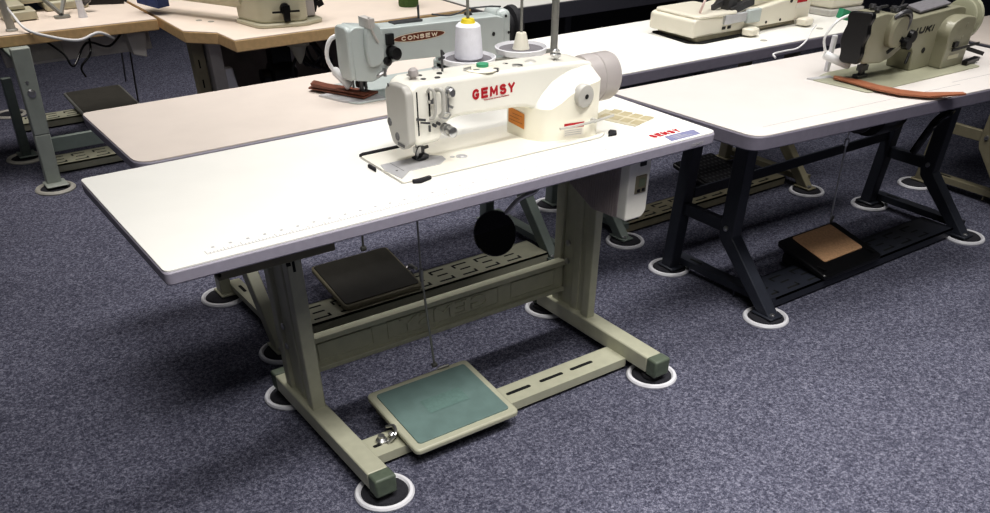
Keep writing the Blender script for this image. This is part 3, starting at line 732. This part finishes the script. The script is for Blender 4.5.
# control box + knee lifter
c=thing('control_box','grey ribbed motor control box with white front panel under the foreground table','control box',(.95,.2,.45))
mb=MB().box(.955,1.022,.078,.20,.418,H-.0245); x=0
mb=MB().prism([(.075,H-.0245),(.29,H-.0245),(.29,.48),(.16,.428),(.075,.434)],'x',1.006,1.062)
body=mb.build('box_body',M['ctrl'],c,bevel=.003)
mb=MB()
for k in range(26):
    y=.088+k*.0078; z0=.430 if y<.16 else .430+(y-.16)*.37
    mb.box(1.0045,1.007,y,y+.003,z0+.004,H-.03)
mb.build('cooling_rib',M['ctrl'],body,bevel=0)['kind']='stuff'
face=round_poly([(1.012,H-.025),(1.074,H-.025),(1.074,.446),(1.062,.434),(1.012,.434)],[.004,.004,.006,.006,.006])
fo=MB().prism([(a-.004,b) for a,b in face],'y',.048,.080).build('front_panel',M['wmach'],c,bevel=.005,seg=3)
mb=MB().box(1.036,1.054,.045,.05,.547,.566).build('power_switch',M['black'],fo,bevel=.002)
mb=MB().box(1.028,1.060,.0455,.05,.490,.528).build('display_bezel',M['tan'],fo,bevel=.0015)
MB().box(1.036,1.054,.0445,.0458,.505,.522).build('display',M['lcd'],fo)
MB().box(1.033,1.041,.0442,.0458,.494,.500).box(1.047,1.055,.0442,.0458,.494,.500).build('button',M['black'],fo)
k=thing('knee_lifter','round glossy black knee lifter pad on a steel arm under the foreground table','knee lifter',(.83,.3,.37))
MB().lathe([(.034,-.004),(.048,0),(.052,.006),(.050,.012),(.03,.014)],(.828,.30,.365),(-.35,-.80,.45),32).build('pad',M['gloss'],k)
MB().tube([(.84,.315,.38),(.86,.30,.405),(.90,.30,.432),(.95,.30,.442),(.965,.31,.47),(.935,.32,.56)],.006).box(.92,.95,.30,.34,.555,H-.0243).build('arm',M['steel'],k)
MB().tube([(.72,.40,H-.028),(.725,.405,.52),(.728,.405,.50)],.004).lathe([(.010,0),(.012,.006),(.006,.012)],(.728,.405,.49),n=12).build('lift_chain',M['dsteel'],k)

# ------------------------------------------------------------------ thread stand
ts=thing('thread_stand','two spool thread stand behind the white machine on the foreground table','thread stand',(1.09,.44,H))
MB().cyl((1.097,.44,H),(1.097,.44,1.02),.0085).lathe([(.022,0),(.022,.006),(.010,.014)],(1.097,.44,H),n=20).build('pole',M['rodg'],ts)
MB().bar((1.097,.44,.693),(.85,.44,.693),.012,.006).build('spool_arm',M['rodg'],ts)
MB().bar((1.097,.44,1.0),(.84,.43,1.0),.008,.008).build('guide_arm',M['rodg'],ts)
for (x,y) in ((1.008,.45),(.856,.44)):
    d=MB().ringm([(.012,.698),(.058,.698),(.061,.709),(.058,.710),(.054,.703),(.012,.702)],(x,y,0)).build('spool_dish',M['ring'],ts)
    MB().ringm([(.006,.7025),(.052,.704),(.052,.7048),(.006,.7045)],(x,y,0)).build('felt_disc',M['dish'],d)
    MB().cyl((x,y,.698),(x,y,.80 if x>.9 else .86),.0032).build('spool_pin',M['rodg'],ts)
MB().lathe([(.020,.705),(.017,.715),(.012,.735),(.011,.737),(.004,.738)],(1.008,.45,0),n=20).build('cone_holder',M['wbase'],ts)
c=thing('thread_cone','white cone of sewing thread with a yellow core on the spool stand','thread cone',(.856,.44,.705))
MB().lathe([(.029,.7052),(.0315,.709),(.0295,.742),(.027,.768),(.021,.773),(.012,.774)],(.856,.44,0),n=32).build('thread',M['thread'],c)
MB().ringm([(.005,.772),(.017,.772),(.013,.781),(.005,.782)],(.856,.44,0)).build('core',M['yellow'],c)
tag(MB().cyl((.856,.44,.86),(.856,.44,.996),.0055).build('thread_tube',M['rodg']),'slim grey guide tube rising above the white thread cone','tube')

# ------------------------------------------------------------------ Consew machine
Z=HC
m=thing('sewing_machine','pale grey walking foot machine with brown CONSEW badge on the cream topped table','sewing machine',(.95,.88,Z))
MB().prism(round_poly([(.735,.825),(.752,.800),(1.32,.795),(1.32,1.0),(.76,1.0)],.012),'z',Z,Z+.004).build('bed_plate',M['cmach'],m,bevel=.001)
prof=round_poly([(.762,.598),(.758,.708),(.775,.715),(.86,.704),(1.20,.696),(1.225,.69),(1.225,.556),(1.045,.556),(1.045,.606),(1.02,.622),(.87,.628),(.845,.60),(.81,.590)],[.006,.008,.0,.02,.01,.01,.004,.006,.02,.02,.02,.01,.008])
MB().prism(prof,'y',.822,.890).build('arm',M['cmach'],m,bevel=.010,seg=3)
fp=round_poly([(.820,.60),(.820,.708),(.83,.716),(.875,.716),(.888,.705),(.888,.62),(.870,.595)],.008)
MB().prism(fp,'x',.748,.762).build('face_plate',M['cmach'],m,bevel=.004)
MB().prism(round_poly([(.800,.625),(.792,.66),(.796,.705),(.812,.726),(.832,.718),(.846,.69),(.846,.655),(.832,.628)],.012),'y',.806,.826).build('take_up_cover',M['cmach'],m,bevel=.005,seg=3)
mb=MB().box(.800,.818,.80,.85,.712,.732).tube([(.806,.806,.735),(.808,.802,.715),(.816,.802,.695),(.826,.803,.68)],.003)
mb.build('take_up_lever',M['lightgrey'],m)
mb=MB().lathe([(.014,0),(.014,.006),(.007,.008),(.007,.014),(.015,.016),(.014,.034),(.008,.036)],(.868,.822,.652),(0,-1,0),20)
mb.lathe([(.010,0),(.010,.010),(.006,.012)],(.855,.822,.632),(0,-1,0),16).box(.856,.876,.812,.822,.668,.692)
mb.build('thread_tension_assembly',M['black'],m)
mb=MB().cyl((.793,.856,.60),(.793,.856,.562),.006).cyl((.806,.856,.605),(.806,.856,.565),.004).box(.786,.812,.860,.876,.572,.585).prism([(.78,.556),(.815,.556),(.815,.562),(.78,.562)],'y',.858,.878).cyl((.77,.856,.60),(.77,.856,.575),.003)
mb.build('needle_bar',M['dsteel'],m)
mb=MB().tube([(.80,.85,.598),(.82,.83,.60),(.83,.82,.604),(.85,.82,.612)],.004).box(.84,.846,.812,.824,.60,.618)
mb.build('presser_lever',M['steel'],m)
MB().box(1.222,1.262,.835,.925,.60,.704).build('end_housing',M['cmach'],m,bevel=.015)
MB().box(1.045,1.225,.815,.91,.554,.60).build('column_base',M['cmach'],m,bevel=.006)
hw=MB().lathe([(.036,0),(.046,.004),(.046,.012),(.038,.016),(.038,.024),(.050,.028),(.052,.036),(.052,.044),(.046,.05),(.022,.052)],(1.262,.892,.650),(1,0,0),40).build('hand_wheel',M['rubber'],m)
mb=MB().lathe([(.005,0),(.005,.001)],(1.19,.8214,.655),(0,-1,0),12).lathe([(.0035,0),(.0035,.001)],(1.24,.8344,.69),(0,-1,0),12).lathe([(.0035,0),(.0035,.001)],(1.25,.8344,.65),(0,-1,0),12)
mb.build('screw',M['blackink'],m)
mb=MB(); n=32; cx,cz=.956,.676
bad=MB().prism([(cx+.076*math.cos(2*math.pi*k/n),cz+.0085*math.sin(2*math.pi*k/n)+.0*k) for k in range(n)],'y',.8205,.8218).build('badge',M['brown'],m)
MB().prism([(cx+.079*math.cos(2*math.pi*k/n),cz+.0098*math.sin(2*math.pi*k/n)) for k in range(n)],'y',.8210,.8219).build('badge_rim',M['whiteink'],bad)
letters('badge_lettering','CONSEW',M['whiteink'],bad,(.902,.8204,.6712),(1,0,0),(0,0,1),.108,.0095,stroke=.24,depth=.0004)
mb=MB().cyl((.985,.87,.70),(.985,.87,.735),.003).cyl((1.14,.87,.695),(1.14,.87,.90),.0022).lathe([(.012,0),(.010,.008)],(1.14,.87,.696),n=16)
mb.tube([(1.14,.87,.712),(1.08,.86,.704),(1.02,.86,.712)],.002).tube([(1.14,.87,.712),(1.2,.86,.712),(1.24,.86,.708)],.002)
mb.box(.90,.985,.85,.88,.702,.706)
mb.build('top_thread_guide',M['dsteel'],m)
MB().lathe([(.010,.0),(.012,.01),(.008,.02),(.008,.034),(.010,.04)],(.985+.03,.845,.553),n=16).build('bobbin_post',M['ring'],m)
pl=MB().prism([(.700,.925),(.728,.838),(.755,.805),(.83,.80),(.83,.93)],'z',Z,Z+.0048).build('needle_plate',M['plate'],m)
# lamp
l=thing('machine_lamp','white gooseneck lamp at the left of the CONSEW machine head','lamp',(.74,.95,.6))
MB().tube([(.775,.895,.69),(.745,.905,.68),(.732,.91,.655),(.732,.908,.63),(.742,.90,.608)],.0055).build('gooseneck',M['lampw'],l)
MB().lathe([(.007,0),(.011,.006),(.012,.045),(.014,.055),(.010,.058)],(.740,.903,.614),(.50,-.34,-.60),20).build('lamp_head',M['lampw'],l)
mb=MB()
pts=[(.700,1.01),(.735,.93),(.77,.86),(.80,.80)]
mb.hexa([(.700,.985,Z+.006),(.775,.815,Z+.006),(.835,.845,Z+.006),(.745,1.02,Z+.006)],[(.698,.985,Z+.010),(.775,.815,Z+.010),(.835,.845,Z+.011),(.745,1.02,Z+.011)])
mb.hexa([(.705,.975,Z+.0115),(.778,.82,Z+.0115),(.80,.83,Z+.0115),(.725,1.0,Z+.0115)],[(.702,.975,Z+.022),(.778,.82,Z+.014),(.80,.83,Z+.014),(.725,1.0,Z+.022)])
tag(mb.build('leather_piece',M['leather'],None,bevel=.002),'folded brown leather piece under the needle of the CONSEW machine','leather')
c=thing('thread_cone','green cone of thread standing on the beige table behind the CONSEW machine','thread cone',(1.72,2.35,HA))
c.location=(1.72,2.20,HA)
MB().lathe([(.040,0),(.042,.005),(.040,.06),(.034,.115),(.02,.12)],(1.72,2.20,HA),n=28).build('thread',M['gthread'],c)
MB().lathe([(.018,0),(.016,.012)],(1.72,2.20,HA+.12),n=20).build('core',M['gmotor'],c)

# ------------------------------------------------------------------ Juki machine
m=thing('sewing_machine','olive grey walking foot machine with black JUKI lettering on the dark framed table','sewing machine',(2.15,.2,Z))
MB().prism(round_poly([(1.865,.285),(1.884,.113),(2.39,.100),(2.41,.30),(1.96,.31)],.01),'z',Z,Z+.003).build('bed_plate',mat('olive_bed_enamel',(166,166,146),.35,var=.03),m,bevel=.001)
prof=round_poly([(1.931,.600),(1.927,.706),(1.98,.712),(2.06,.700),(2.10,.686),(2.33,.694),(2.366,.688),(2.366,.553),(2.165,.553),(2.155,.605),(2.13,.618),(2.09,.618),(2.06,.60),(2.01,.592)],[.006,.01,.02,.02,.02,.02,.02,.004,.004,.02,.02,.02,.02,.01])
MB().prism(prof,'y',.185,.262).build('arm',M['jmach'],m,bevel=.012,seg=3)
boss=round_poly([(2.255,.553),(2.255,.615),(2.245,.64),(2.262,.668),(2.30,.678),(2.366,.672),(2.366,.553)],[.004,.02,.02,.02,.02,.02,.004])
MB().prism(boss,'y',.146,.21).build('column_base',M['jmach'],m,bevel=.008,seg=3)
cv=[]
for i,(yy,zz) in enumerate(((.170,.735),(.265,.728),(.270,.712),(.262,.695),(.272,.67),(.276,.645),(.262,.62),(.262,.595),(.245,.588),(.18,.592),(.172,.62),(.178,.645),(.166,.675),(.172,.70),(.163,.72))): cv.append((.220+(yy-.2175)*.72,.656+(zz-.66)*.84))
MB().prism(round_poly(cv,.006,3),'x',1.915,1.932).build('face_cover',M['black'],m,bevel=.003)
MB().lathe([(.040,0),(.042,.004),(.042,.018),(.034,.024)],(2.035,.187,.668),(0,-1,0),32).build('take_up_cover',M['jmach'],m)
mb=MB().tube([(2.005,.175,.70),(2.02,.165,.712),(2.045,.162,.710),(2.062,.165,.69),(2.060,.17,.66)],.006)
mb.build('take_up_guard',M['dsteel'],m)
mb=MB().lathe([(.012,0),(.012,.008),(.007,.010),(.007,.016),(.013,.018),(.012,.034)],(2.06,.18,.640),(0,-1,0),20).lathe([(.010,0),(.010,.02)],(2.09,.18,.628),(0,-1,0),16)
mb.bar((2.04,.165,.650),(2.09,.165,.625),.01,.012).bar((2.01,.172,.62),(2.05,.165,.645),.005,.007).lathe([(.016,0),(.014,.014)],(2.10,.175,.648),(0,-1,0),16)
mb.build('thread_tension_assembly',M['black'],m)
mb=MB().cyl((1.988,.222,.595),(1.988,.222,.558),.006).cyl((2.002,.222,.60),(2.002,.222,.562),.004).box(1.980,2.008,.214,.232,.570,.584).prism([(1.97,.5545),(2.01,.5545),(2.01,.561),(1.97,.562)],'y',.212,.232)
mb.build('needle_bar',M['dsteel'],m)
mb=MB()
for (x,y) in ((1.97,.21),(1.99,.24),(2.06,.21),(2.075,.23),(2.10,.22)): mb.lathe([(.007,0),(.007,.008),(.010,.009),(.008,.016)],(x,y,.708 if x<2.05 else .697),n=12)
mb.cyl((2.12,.24,.68),(2.15,.24,.90),.0025).bar((1.98,.21,.722),(2.01,.21,.722),.008,.005).bar((2.06,.21,.712),(2.10,.21,.716),.008,.005)
mb.build('top_hardware',M['dsteel'],m)
MB().hexa([(2.16,.20,.690),(2.30,.20,.698),(2.33,.265,.700),(2.19,.265,.692)],[(2.16,.20,.697),(2.30,.20,.704),(2.33,.265,.708),(2.19,.265,.700)]).build('top_cover',M['dish'],m,bevel=.002)
MB().lathe([(.042,0),(.050,.004),(.050,.012),(.038,.016),(.038,.022),(.052,.028),(.054,.038),(.050,.046),(.03,.05)],(2.374,.206,.655),(1,0,0),44).build('hand_wheel',mat('olive_wheel',(168,168,146),.35,var=.04),m)
mb=MB().lathe([(.007,0),(.007,.002)],(2.205,.1848,.600),(0,-1,0),14); mb.build('screw',M['blackink'],m)
mb=MB()
for (x,z,r) in ((2.325,.655,.006),(2.32,.625,.006)): mb.lathe([(r,0),(r*.8,.0015)],(x,.146,z),(0,-1,0),14)
mb.build('screw',M['jmach'],m)
mb=MB().bar((2.28,.141,.598),(2.40,.134,.604),.003,.006).box(2.28,2.30,.138,.148,.606,.618)
mb.build('reverse_lever',M['black'],m)
MB().box(2.28,2.33,.1448,.1462,.574,.584).build('label_plate',M['bmach'],m)
MB().cyl((2.150,.19,.60),(2.135,.185,.575),.004).build('presser_lift_lever',M['black'],m)
letters('lettering','JUKI',M['blackink'],m,(2.124,.1848,.645),(1,0,0),(0,0,1),.098,.0165,stroke=.27,depth=.0005,shear=.2)
MB().prism([(1.862,.30),(1.868,.278),(1.93,.262),(1.94,.283)],'z',Z,Z+.004).build('slide_plate',M['plate'],m)
m.location.x+=.030
# bobbin winder at right
w=thing('bobbin_winder','small bobbin winder with white reel and black lever right of the JUKI machine','bobbin winder',(2.5,.22,Z))
MB().lathe([(.026,0),(.028,.004),(.012,.006),(.012,.016),(.028,.018),(.026,.022)],(2.425,.212,Z+.032),(1,0,0),24).box(2.425,2.445,.19,.24,Z+.0035,Z+.012).build('reel',M['ring'],w)
MB().bar((2.44,.19,.585),(2.52,.16,.562),.012,.010).bar((2.38,.13,.560),(2.46,.14,.560),.016,.010).build('lever',M['black'],w)
# lamp
l=thing('machine_lamp','white tube lamp with looping cable beside the black face cover of the JUKI machine','lamp',(1.97,.3,Z))
MB().tube([(2.00,.275,.70),(1.955,.29,.685),(1.93,.30,.65),(1.935,.295,.62),(1.955,.29,.60)],.0035).build('gooseneck',M['lampw'],l)
MB().lathe([(.008,0),(.0105,.004),(.0105,.075),(.007,.08)],(1.94,.298,.606),(.6,-.62,-.28),20).build('lamp_head',M['lampw'],l)
MB().box(2.005,2.018,.32,.333,.5502,.64).build('lamp_post',M['ring'],l,bevel=.003)
MB().bar((1.97,.30,.700),(2.005,.30,.690),.016,.022).build('green_clip',M['green'],l)
tag(MB().tube([(2.00,.505,.554),(2.02,.53,.557),(2.08,.535,.557),(2.14,.54,.556),(2.19,.55,.57),(2.24,.575,.588),(2.29,.60,.592)],.0028).build('white_cable',M['lampw']),'thin white cable crossing between the overlock table and the dark framed table','cable')
# leather strap
pts=[(1.945,.262),(1.950,.190),(1.94,.10),(1.955,.03),(1.995,-.02),(2.055,-.068)]
L=[(1.955,.258),(1.975,.19),(1.972,.13),(1.982,.065),(2.01,.015),(2.080,-.052)]
R_=[(1.935,.245),(1.935,.18),(1.93,.115),(1.945,.04),(1.985,-.018),(2.072,-.066)]
vs=[];fs=[];n=len(L)
for i in range(n):
    z=Z+.006+(.0 if i<n-1 else .004)
    vs+=[(L[i][0],L[i][1],z),(R_[i][0],R_[i][1],z),(L[i][0],L[i][1],z+.004),(R_[i][0],R_[i][1],z+.004)]
for i in range(n-1):
    a=4*i; fs+=[(a,a+4,a+5,a+1),(a+2,a+3,a+7,a+6),(a,a+2,a+6,a+4),(a+1,a+5,a+7,a+3)]
fs+=[(0,1,3,2),(4*n-4,4*n-2,4*n-1,4*n-3)]
s=MB().add(vs,fs).build('leather_strap',M['strap'])
tag(s,'long orange brown leather strap lying under the needle of the JUKI machine','leather strap')

# ------------------------------------------------------------------ overlock machine
m=thing('overlock_machine','cream overlock sewing machine standing on the white table in the second row','sewing machine',(2.15,.85,Z))
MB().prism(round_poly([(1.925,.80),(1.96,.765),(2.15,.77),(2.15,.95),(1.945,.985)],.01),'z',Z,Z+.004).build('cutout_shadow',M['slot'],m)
MB().prism(round_poly([(1.945,.80),(1.955,.785),(2.44,.80),(2.44,.98),(1.965,.98)],.008),'z',Z+.004,Z+.016).build('base_gap',M['tan'],m)
prof=[(1.93,.565),(1.93,.610),(1.945,.616),(2.12,.614),(2.14,.610),(2.44,.64),(2.46,.70),(2.49,.70),(2.49,.565)]
MB().prism(round_poly(prof,.008),'y',.785,.985).build('body',M['smach'],m,bevel=.010,seg=3)
MB().prism(round_poly([(1.94,.785),(2.12,.775),(2.12,.98),(1.94,.98)],.02),'z',.613,.624).build('left_cover',M['smach'],m,bevel=.005)
MB().box(2.06,2.22,.776,.79,.590,.616).build('steel_cover',M['plate'],m,bevel=.002)
MB().box(2.16,2.22,.768,.786,.584,.622).build('cloth_plate',M['cmach'],m,bevel=.004)
mb=MB().box(2.06,2.075,.783,.787,.576,.584).box(2.085,2.10,.783,.787,.576,.584).lathe([(.006,0),(.006,.002)],(2.38,.785,.625),(0,-1,0),12).lathe([(.004,0),(.004,.002)],(2.27,.785,.575),(0,-1,0),12).lathe([(.004,0),(.004,.002)],(2.34,.785,.575),(0,-1,0),12)
mb.build('screw',M['blackink'],m)
mb=MB()
for (x,y,h) in ((2.10,.85,.09),(2.13,.84,.08),(2.16,.86,.10),(2.19,.85,.07)): mb.cyl((x,y,.61),(x+.01,y,.61+h),.007); mb.sphere((x+.01,y,.61+h),.012)
mb.bar((2.05,.83,.63),(2.15,.82,.66),.012,.014).bar((2.10,.80,.620),(2.20,.80,.64),.02,.02).tube([(2.05,.83,.63),(2.08,.81,.68),(2.14,.81,.69),(2.2,.82,.65)],.004)
mb.box(2.09,2.13,.80,.83,.615,.66)
mb.build('looper_mechanism',M['dsteel'],m)
MB().tube([(1.985,.82,.622),(1.985,.81,.65),(2.01,.82,.67),(2.05,.85,.66)],.004).build('looped_tube',M['pinkp'],m)
MB().prism(round_poly([(2.22,.62),(2.22,.66),(2.28,.70),(2.49,.71),(2.49,.62)],.01),'y',.81,.97).build('upper_housing',M['smach'],m,bevel=.008)
for x in (2.17,2.44):
    MB().prism(round_poly([(x-.03,.775),(x-.02,.735),(x+.02,.735),(x+.03,.775)],.012),'z',Z+.0045,Z+.024).build('mounting_foot',M['smach'],m,bevel=.004)
lb=MB().box(2.41,2.46,.7835,.785,.60,.632).build('label',M['paper'],m)
MB().box(2.41,2.46,.7825,.7835,.616,.632).build('label_band',M['red'],lb)
MB().lathe([(.012,0),(.012,.001)],(2.16,.69,Z),n=14).lathe([(.012,0),(.012,.001)],(2.45,.70,Z),n=14).build('table_plug',M['ring_grey'],m)
# second cream machine at top right
m=thing('sewing_machine','cream machine body partly out of frame behind the black face cover','sewing machine',(2.85,.9,Z))
MB().prism(round_poly([(2.60,1.08),(2.63,.80),(2.80,.78),(2.80,1.08)],.015),'z',Z,Z+.02).build('base',M['gplate'],m,bevel=.004)
MB().prism(round_poly([(2.61,1.07),(2.64,.81),(2.80,.79),(2.80,1.07)],.015),'z',Z+.02,Z+.10).build('body',M['smach'],m,bevel=.012)
MB().prism(round_poly([(2.62,.65),(2.62,.74),(2.80,.74),(2.80,.65)],.01),'y',.88,1.0).build('arm',M['smach'],m,bevel=.01)

# ------------------------------------------------------------------ machine on table B
m=thing('sewing_machine','khaki grey machine with winged black knob on the notched beige table','sewing machine',(1.15,2.25,HA))
MB().prism(round_poly([(1.0,2.30),(1.03,2.13),(1.20,2.085),(1.29,2.12),(1.29,2.32)],[.02,.03,.02,.02,.02]),'z',HA,HA+.014).build('base_flange',M['bmach'],m,bevel=.004)
MB().prism(round_poly([(1.01,2.30),(1.045,2.14),(1.20,2.10),(1.23,2.12),(1.23,2.32)],[.02,.03,.02,.02,.02]),'z',HA+.014,HA+.16).build('column',M['bmach'],m,bevel=.006)
MB().box(1.232,1.275,2.15,2.31,HA+.016,HA+.14).build('side_motor',M['gmotor'],m,bevel=.006)
mb=MB().bar((1.275,2.17,HA+.03),(1.30,2.16,HA+.10),.012,.02).lathe([(.01,0),(.01,.012)],(1.30,2.16,HA+.09),(1,0,0),12).bar((1.29,2.16,HA+.05),(1.31,2.15,HA+.06),.01,.02)
mb.build('side_linkage',M['black'],m)
wn=(-.25,-.97,0)
mb=MB().lathe([(.020,0),(.018,.008),(.010,.010)],(1.135,2.112,HA+.058),wn,18).prism([(1.125,HA+.02),(1.145,HA+.02),(1.15,HA+.07),(1.12,HA+.07)],'y',2.098,2.112).bar((1.085,2.118,HA+.05),(1.185,2.094,HA+.05),.005,.006).lathe([(.005,0),(.005,.002)],(1.10,2.122,HA+.105),wn,10)
mb.build('winged_knob',M['black'],m)
MB().cyl((1.05,2.27,HA+.09),(.80,2.75,HA+.09),.045,.04,24).build('cylinder_arm',M['bmach'],m)
MB().bar((.83,2.60,HA+.05),(.78,2.70,HA+.06),.06,.05).sphere((.80,2.68,HA+.10),.03).build('needle_mechanism',M['blue'],m)
MB().lathe([(.012,0),(.012,.001)],(.90,2.42,HA),n=14).lathe([(.012,0),(.012,.001)],(.93,2.37,HA),n=14).build('table_plug',M['ring_grey'],m)
o=MB().prism([(.60,3.10),(.62,2.98),(.76,2.92),(.78,3.05)],'z',HA,HA+.03).prism([(.62,3.09),(.64,3.0),(.75,2.95),(.76,3.04)],'z',HA+.03,HA+.05).build('tool_tray',M['black'],bevel=.004)
tag(o,'dark tool tray at the back corner of the beige table','tray')
# machine parts on table A
m=thing('blindstitch_machine','greyish machine with a V shaped bracket standing on the beige table at the upper left','sewing machine',(.45,2.85,HA))
MB().box(.28,.60,2.95,3.06,HA+.03,HA+.09).box(.45,.62,2.93,3.08,HA,HA+.032).build('body',M['bmach'],m,bevel=.008)
mb=MB().bar((.40,2.86,HA+.10),(.475,2.78,HA+.012),.012,.012).bar((.475,2.78,HA+.012),(.54,2.90,HA+.07),.012,.010).prism(rpoly(.445,.505,2.755,2.795,.015),'z',HA,HA+.008)
mb.build('bracket',M['rodg'],m)
MB().lathe([(.018,0),(.014,.02),(.012,.09)],(.545,2.74,HA),n=16).build('post',M['ring'],m)
MB().bar((.56,2.86,HA+.09),(.60,2.84,HA+.03),.03,.03).sphere((.595,2.84,HA+.05),.022).build('thread_tension_assembly',M['dsteel'],m)
MB().box(.285,.36,2.82,2.95,HA+.035,HA+.05).box(.27,.39,2.79,2.90,HA+.003,HA+.032).build('work_plate',M['bmach'],m,bevel=.004)
mb=MB().tube([(.26,2.66,HA+.10),(.28,2.62,HA+.05),(.30,2.57,HA+.012),(.36,2.54,HA-.012),(.46,2.53,HA-.035),(.54,2.535,HA-.02),(.60,2.57,HA-.05)],.005)
tag(mb.build('white_cable',M['lampw']),'white cable looping over the front edge of the beige table at the upper left','cable')
o=MB().lathe([(.022,0),(.022,.004),(.016,.008),(.013,.10),(.018,.13)],(.262,2.645,HA),n=20).build('lamp_base',M['ring_grey'])
tag(o,'pale lamp stem standing at the left end of the beige table','lamp stem')

# ------------------------------------------------------------------ lights, world, camera
def area(name,loc,size,power,col=(1,.97,.94),rot=(0,0,0),spread=115):
    l=bpy.data.lights.new(name,'AREA'); l.shape='RECTANGLE'; l.size=size[0]; l.size_y=size[1]; l.energy=power; l.color=col; l.spread=math.radians(spread)
    o=bpy.data.objects.new(name,l); COL.objects.link(o); o.location=loc; o.rotation_euler=rot; return o
area('ceiling_light_near',(.9,-.8,2.5),(2.0,.5),27,spread=100)
area('ceiling_light_right',(2.7,.0,2.5),(1.4,.5),9,spread=95)
area('ceiling_light_mid',(1.3,1.1,2.5),(2.2,.4),17,spread=95)
area('ceiling_light_far',(2.4,3.0,2.5),(2.6,.5),18,spread=100)
area('ceiling_light_left',(.3,2.6,2.5),(.8,1.2),10,col=(1,.94,.90),spread=100)
area('ceiling_light_front',(-.2,-1.5,2.3),(.9,.7),9,rot=(math.radians(22),math.radians(-6),0))
w=bpy.data.worlds.new('world'); sc.world=w; w.use_nodes=True
bg=w.node_tree.nodes['Background']; bg.inputs['Color'].default_value=(.92,.94,1,1); bg.inputs['Strength'].default_value=.04

YAW,PIT,F,PY=.611,.754,803.2,541.2
cy,sy,cp,sp=math.cos(YAW),math.sin(YAW),math.cos(PIT),math.sin(PIT)
fw=Vector((sy*cp,cy*cp,-sp)); rt=Vector((cy,-sy,0)); up=rt.cross(fw)
cam=bpy.data.cameras.new('camera'); co=bpy.data.objects.new('camera',cam); COL.objects.link(co)
mx=Matrix.Identity(4)
for i in range(3): mx[i][0]=rt[i]; mx[i][1]=up[i]; mx[i][2]=-fw[i]
mx[0][3],mx[1][3],mx[2][3]=-.266,-1.264,1.146
co.matrix_world=mx
cam.sensor_fit='HORIZONTAL'; cam.sensor_width=36; cam.lens=F/990*36; cam.shift_y=(PY-256.5)/990; cam.clip_start=.01
sc.camera=co
sc.view_settings.view_transform='Standard'; sc.view_settings.look='Medium High Contrast'; sc.view_settings.exposure=0
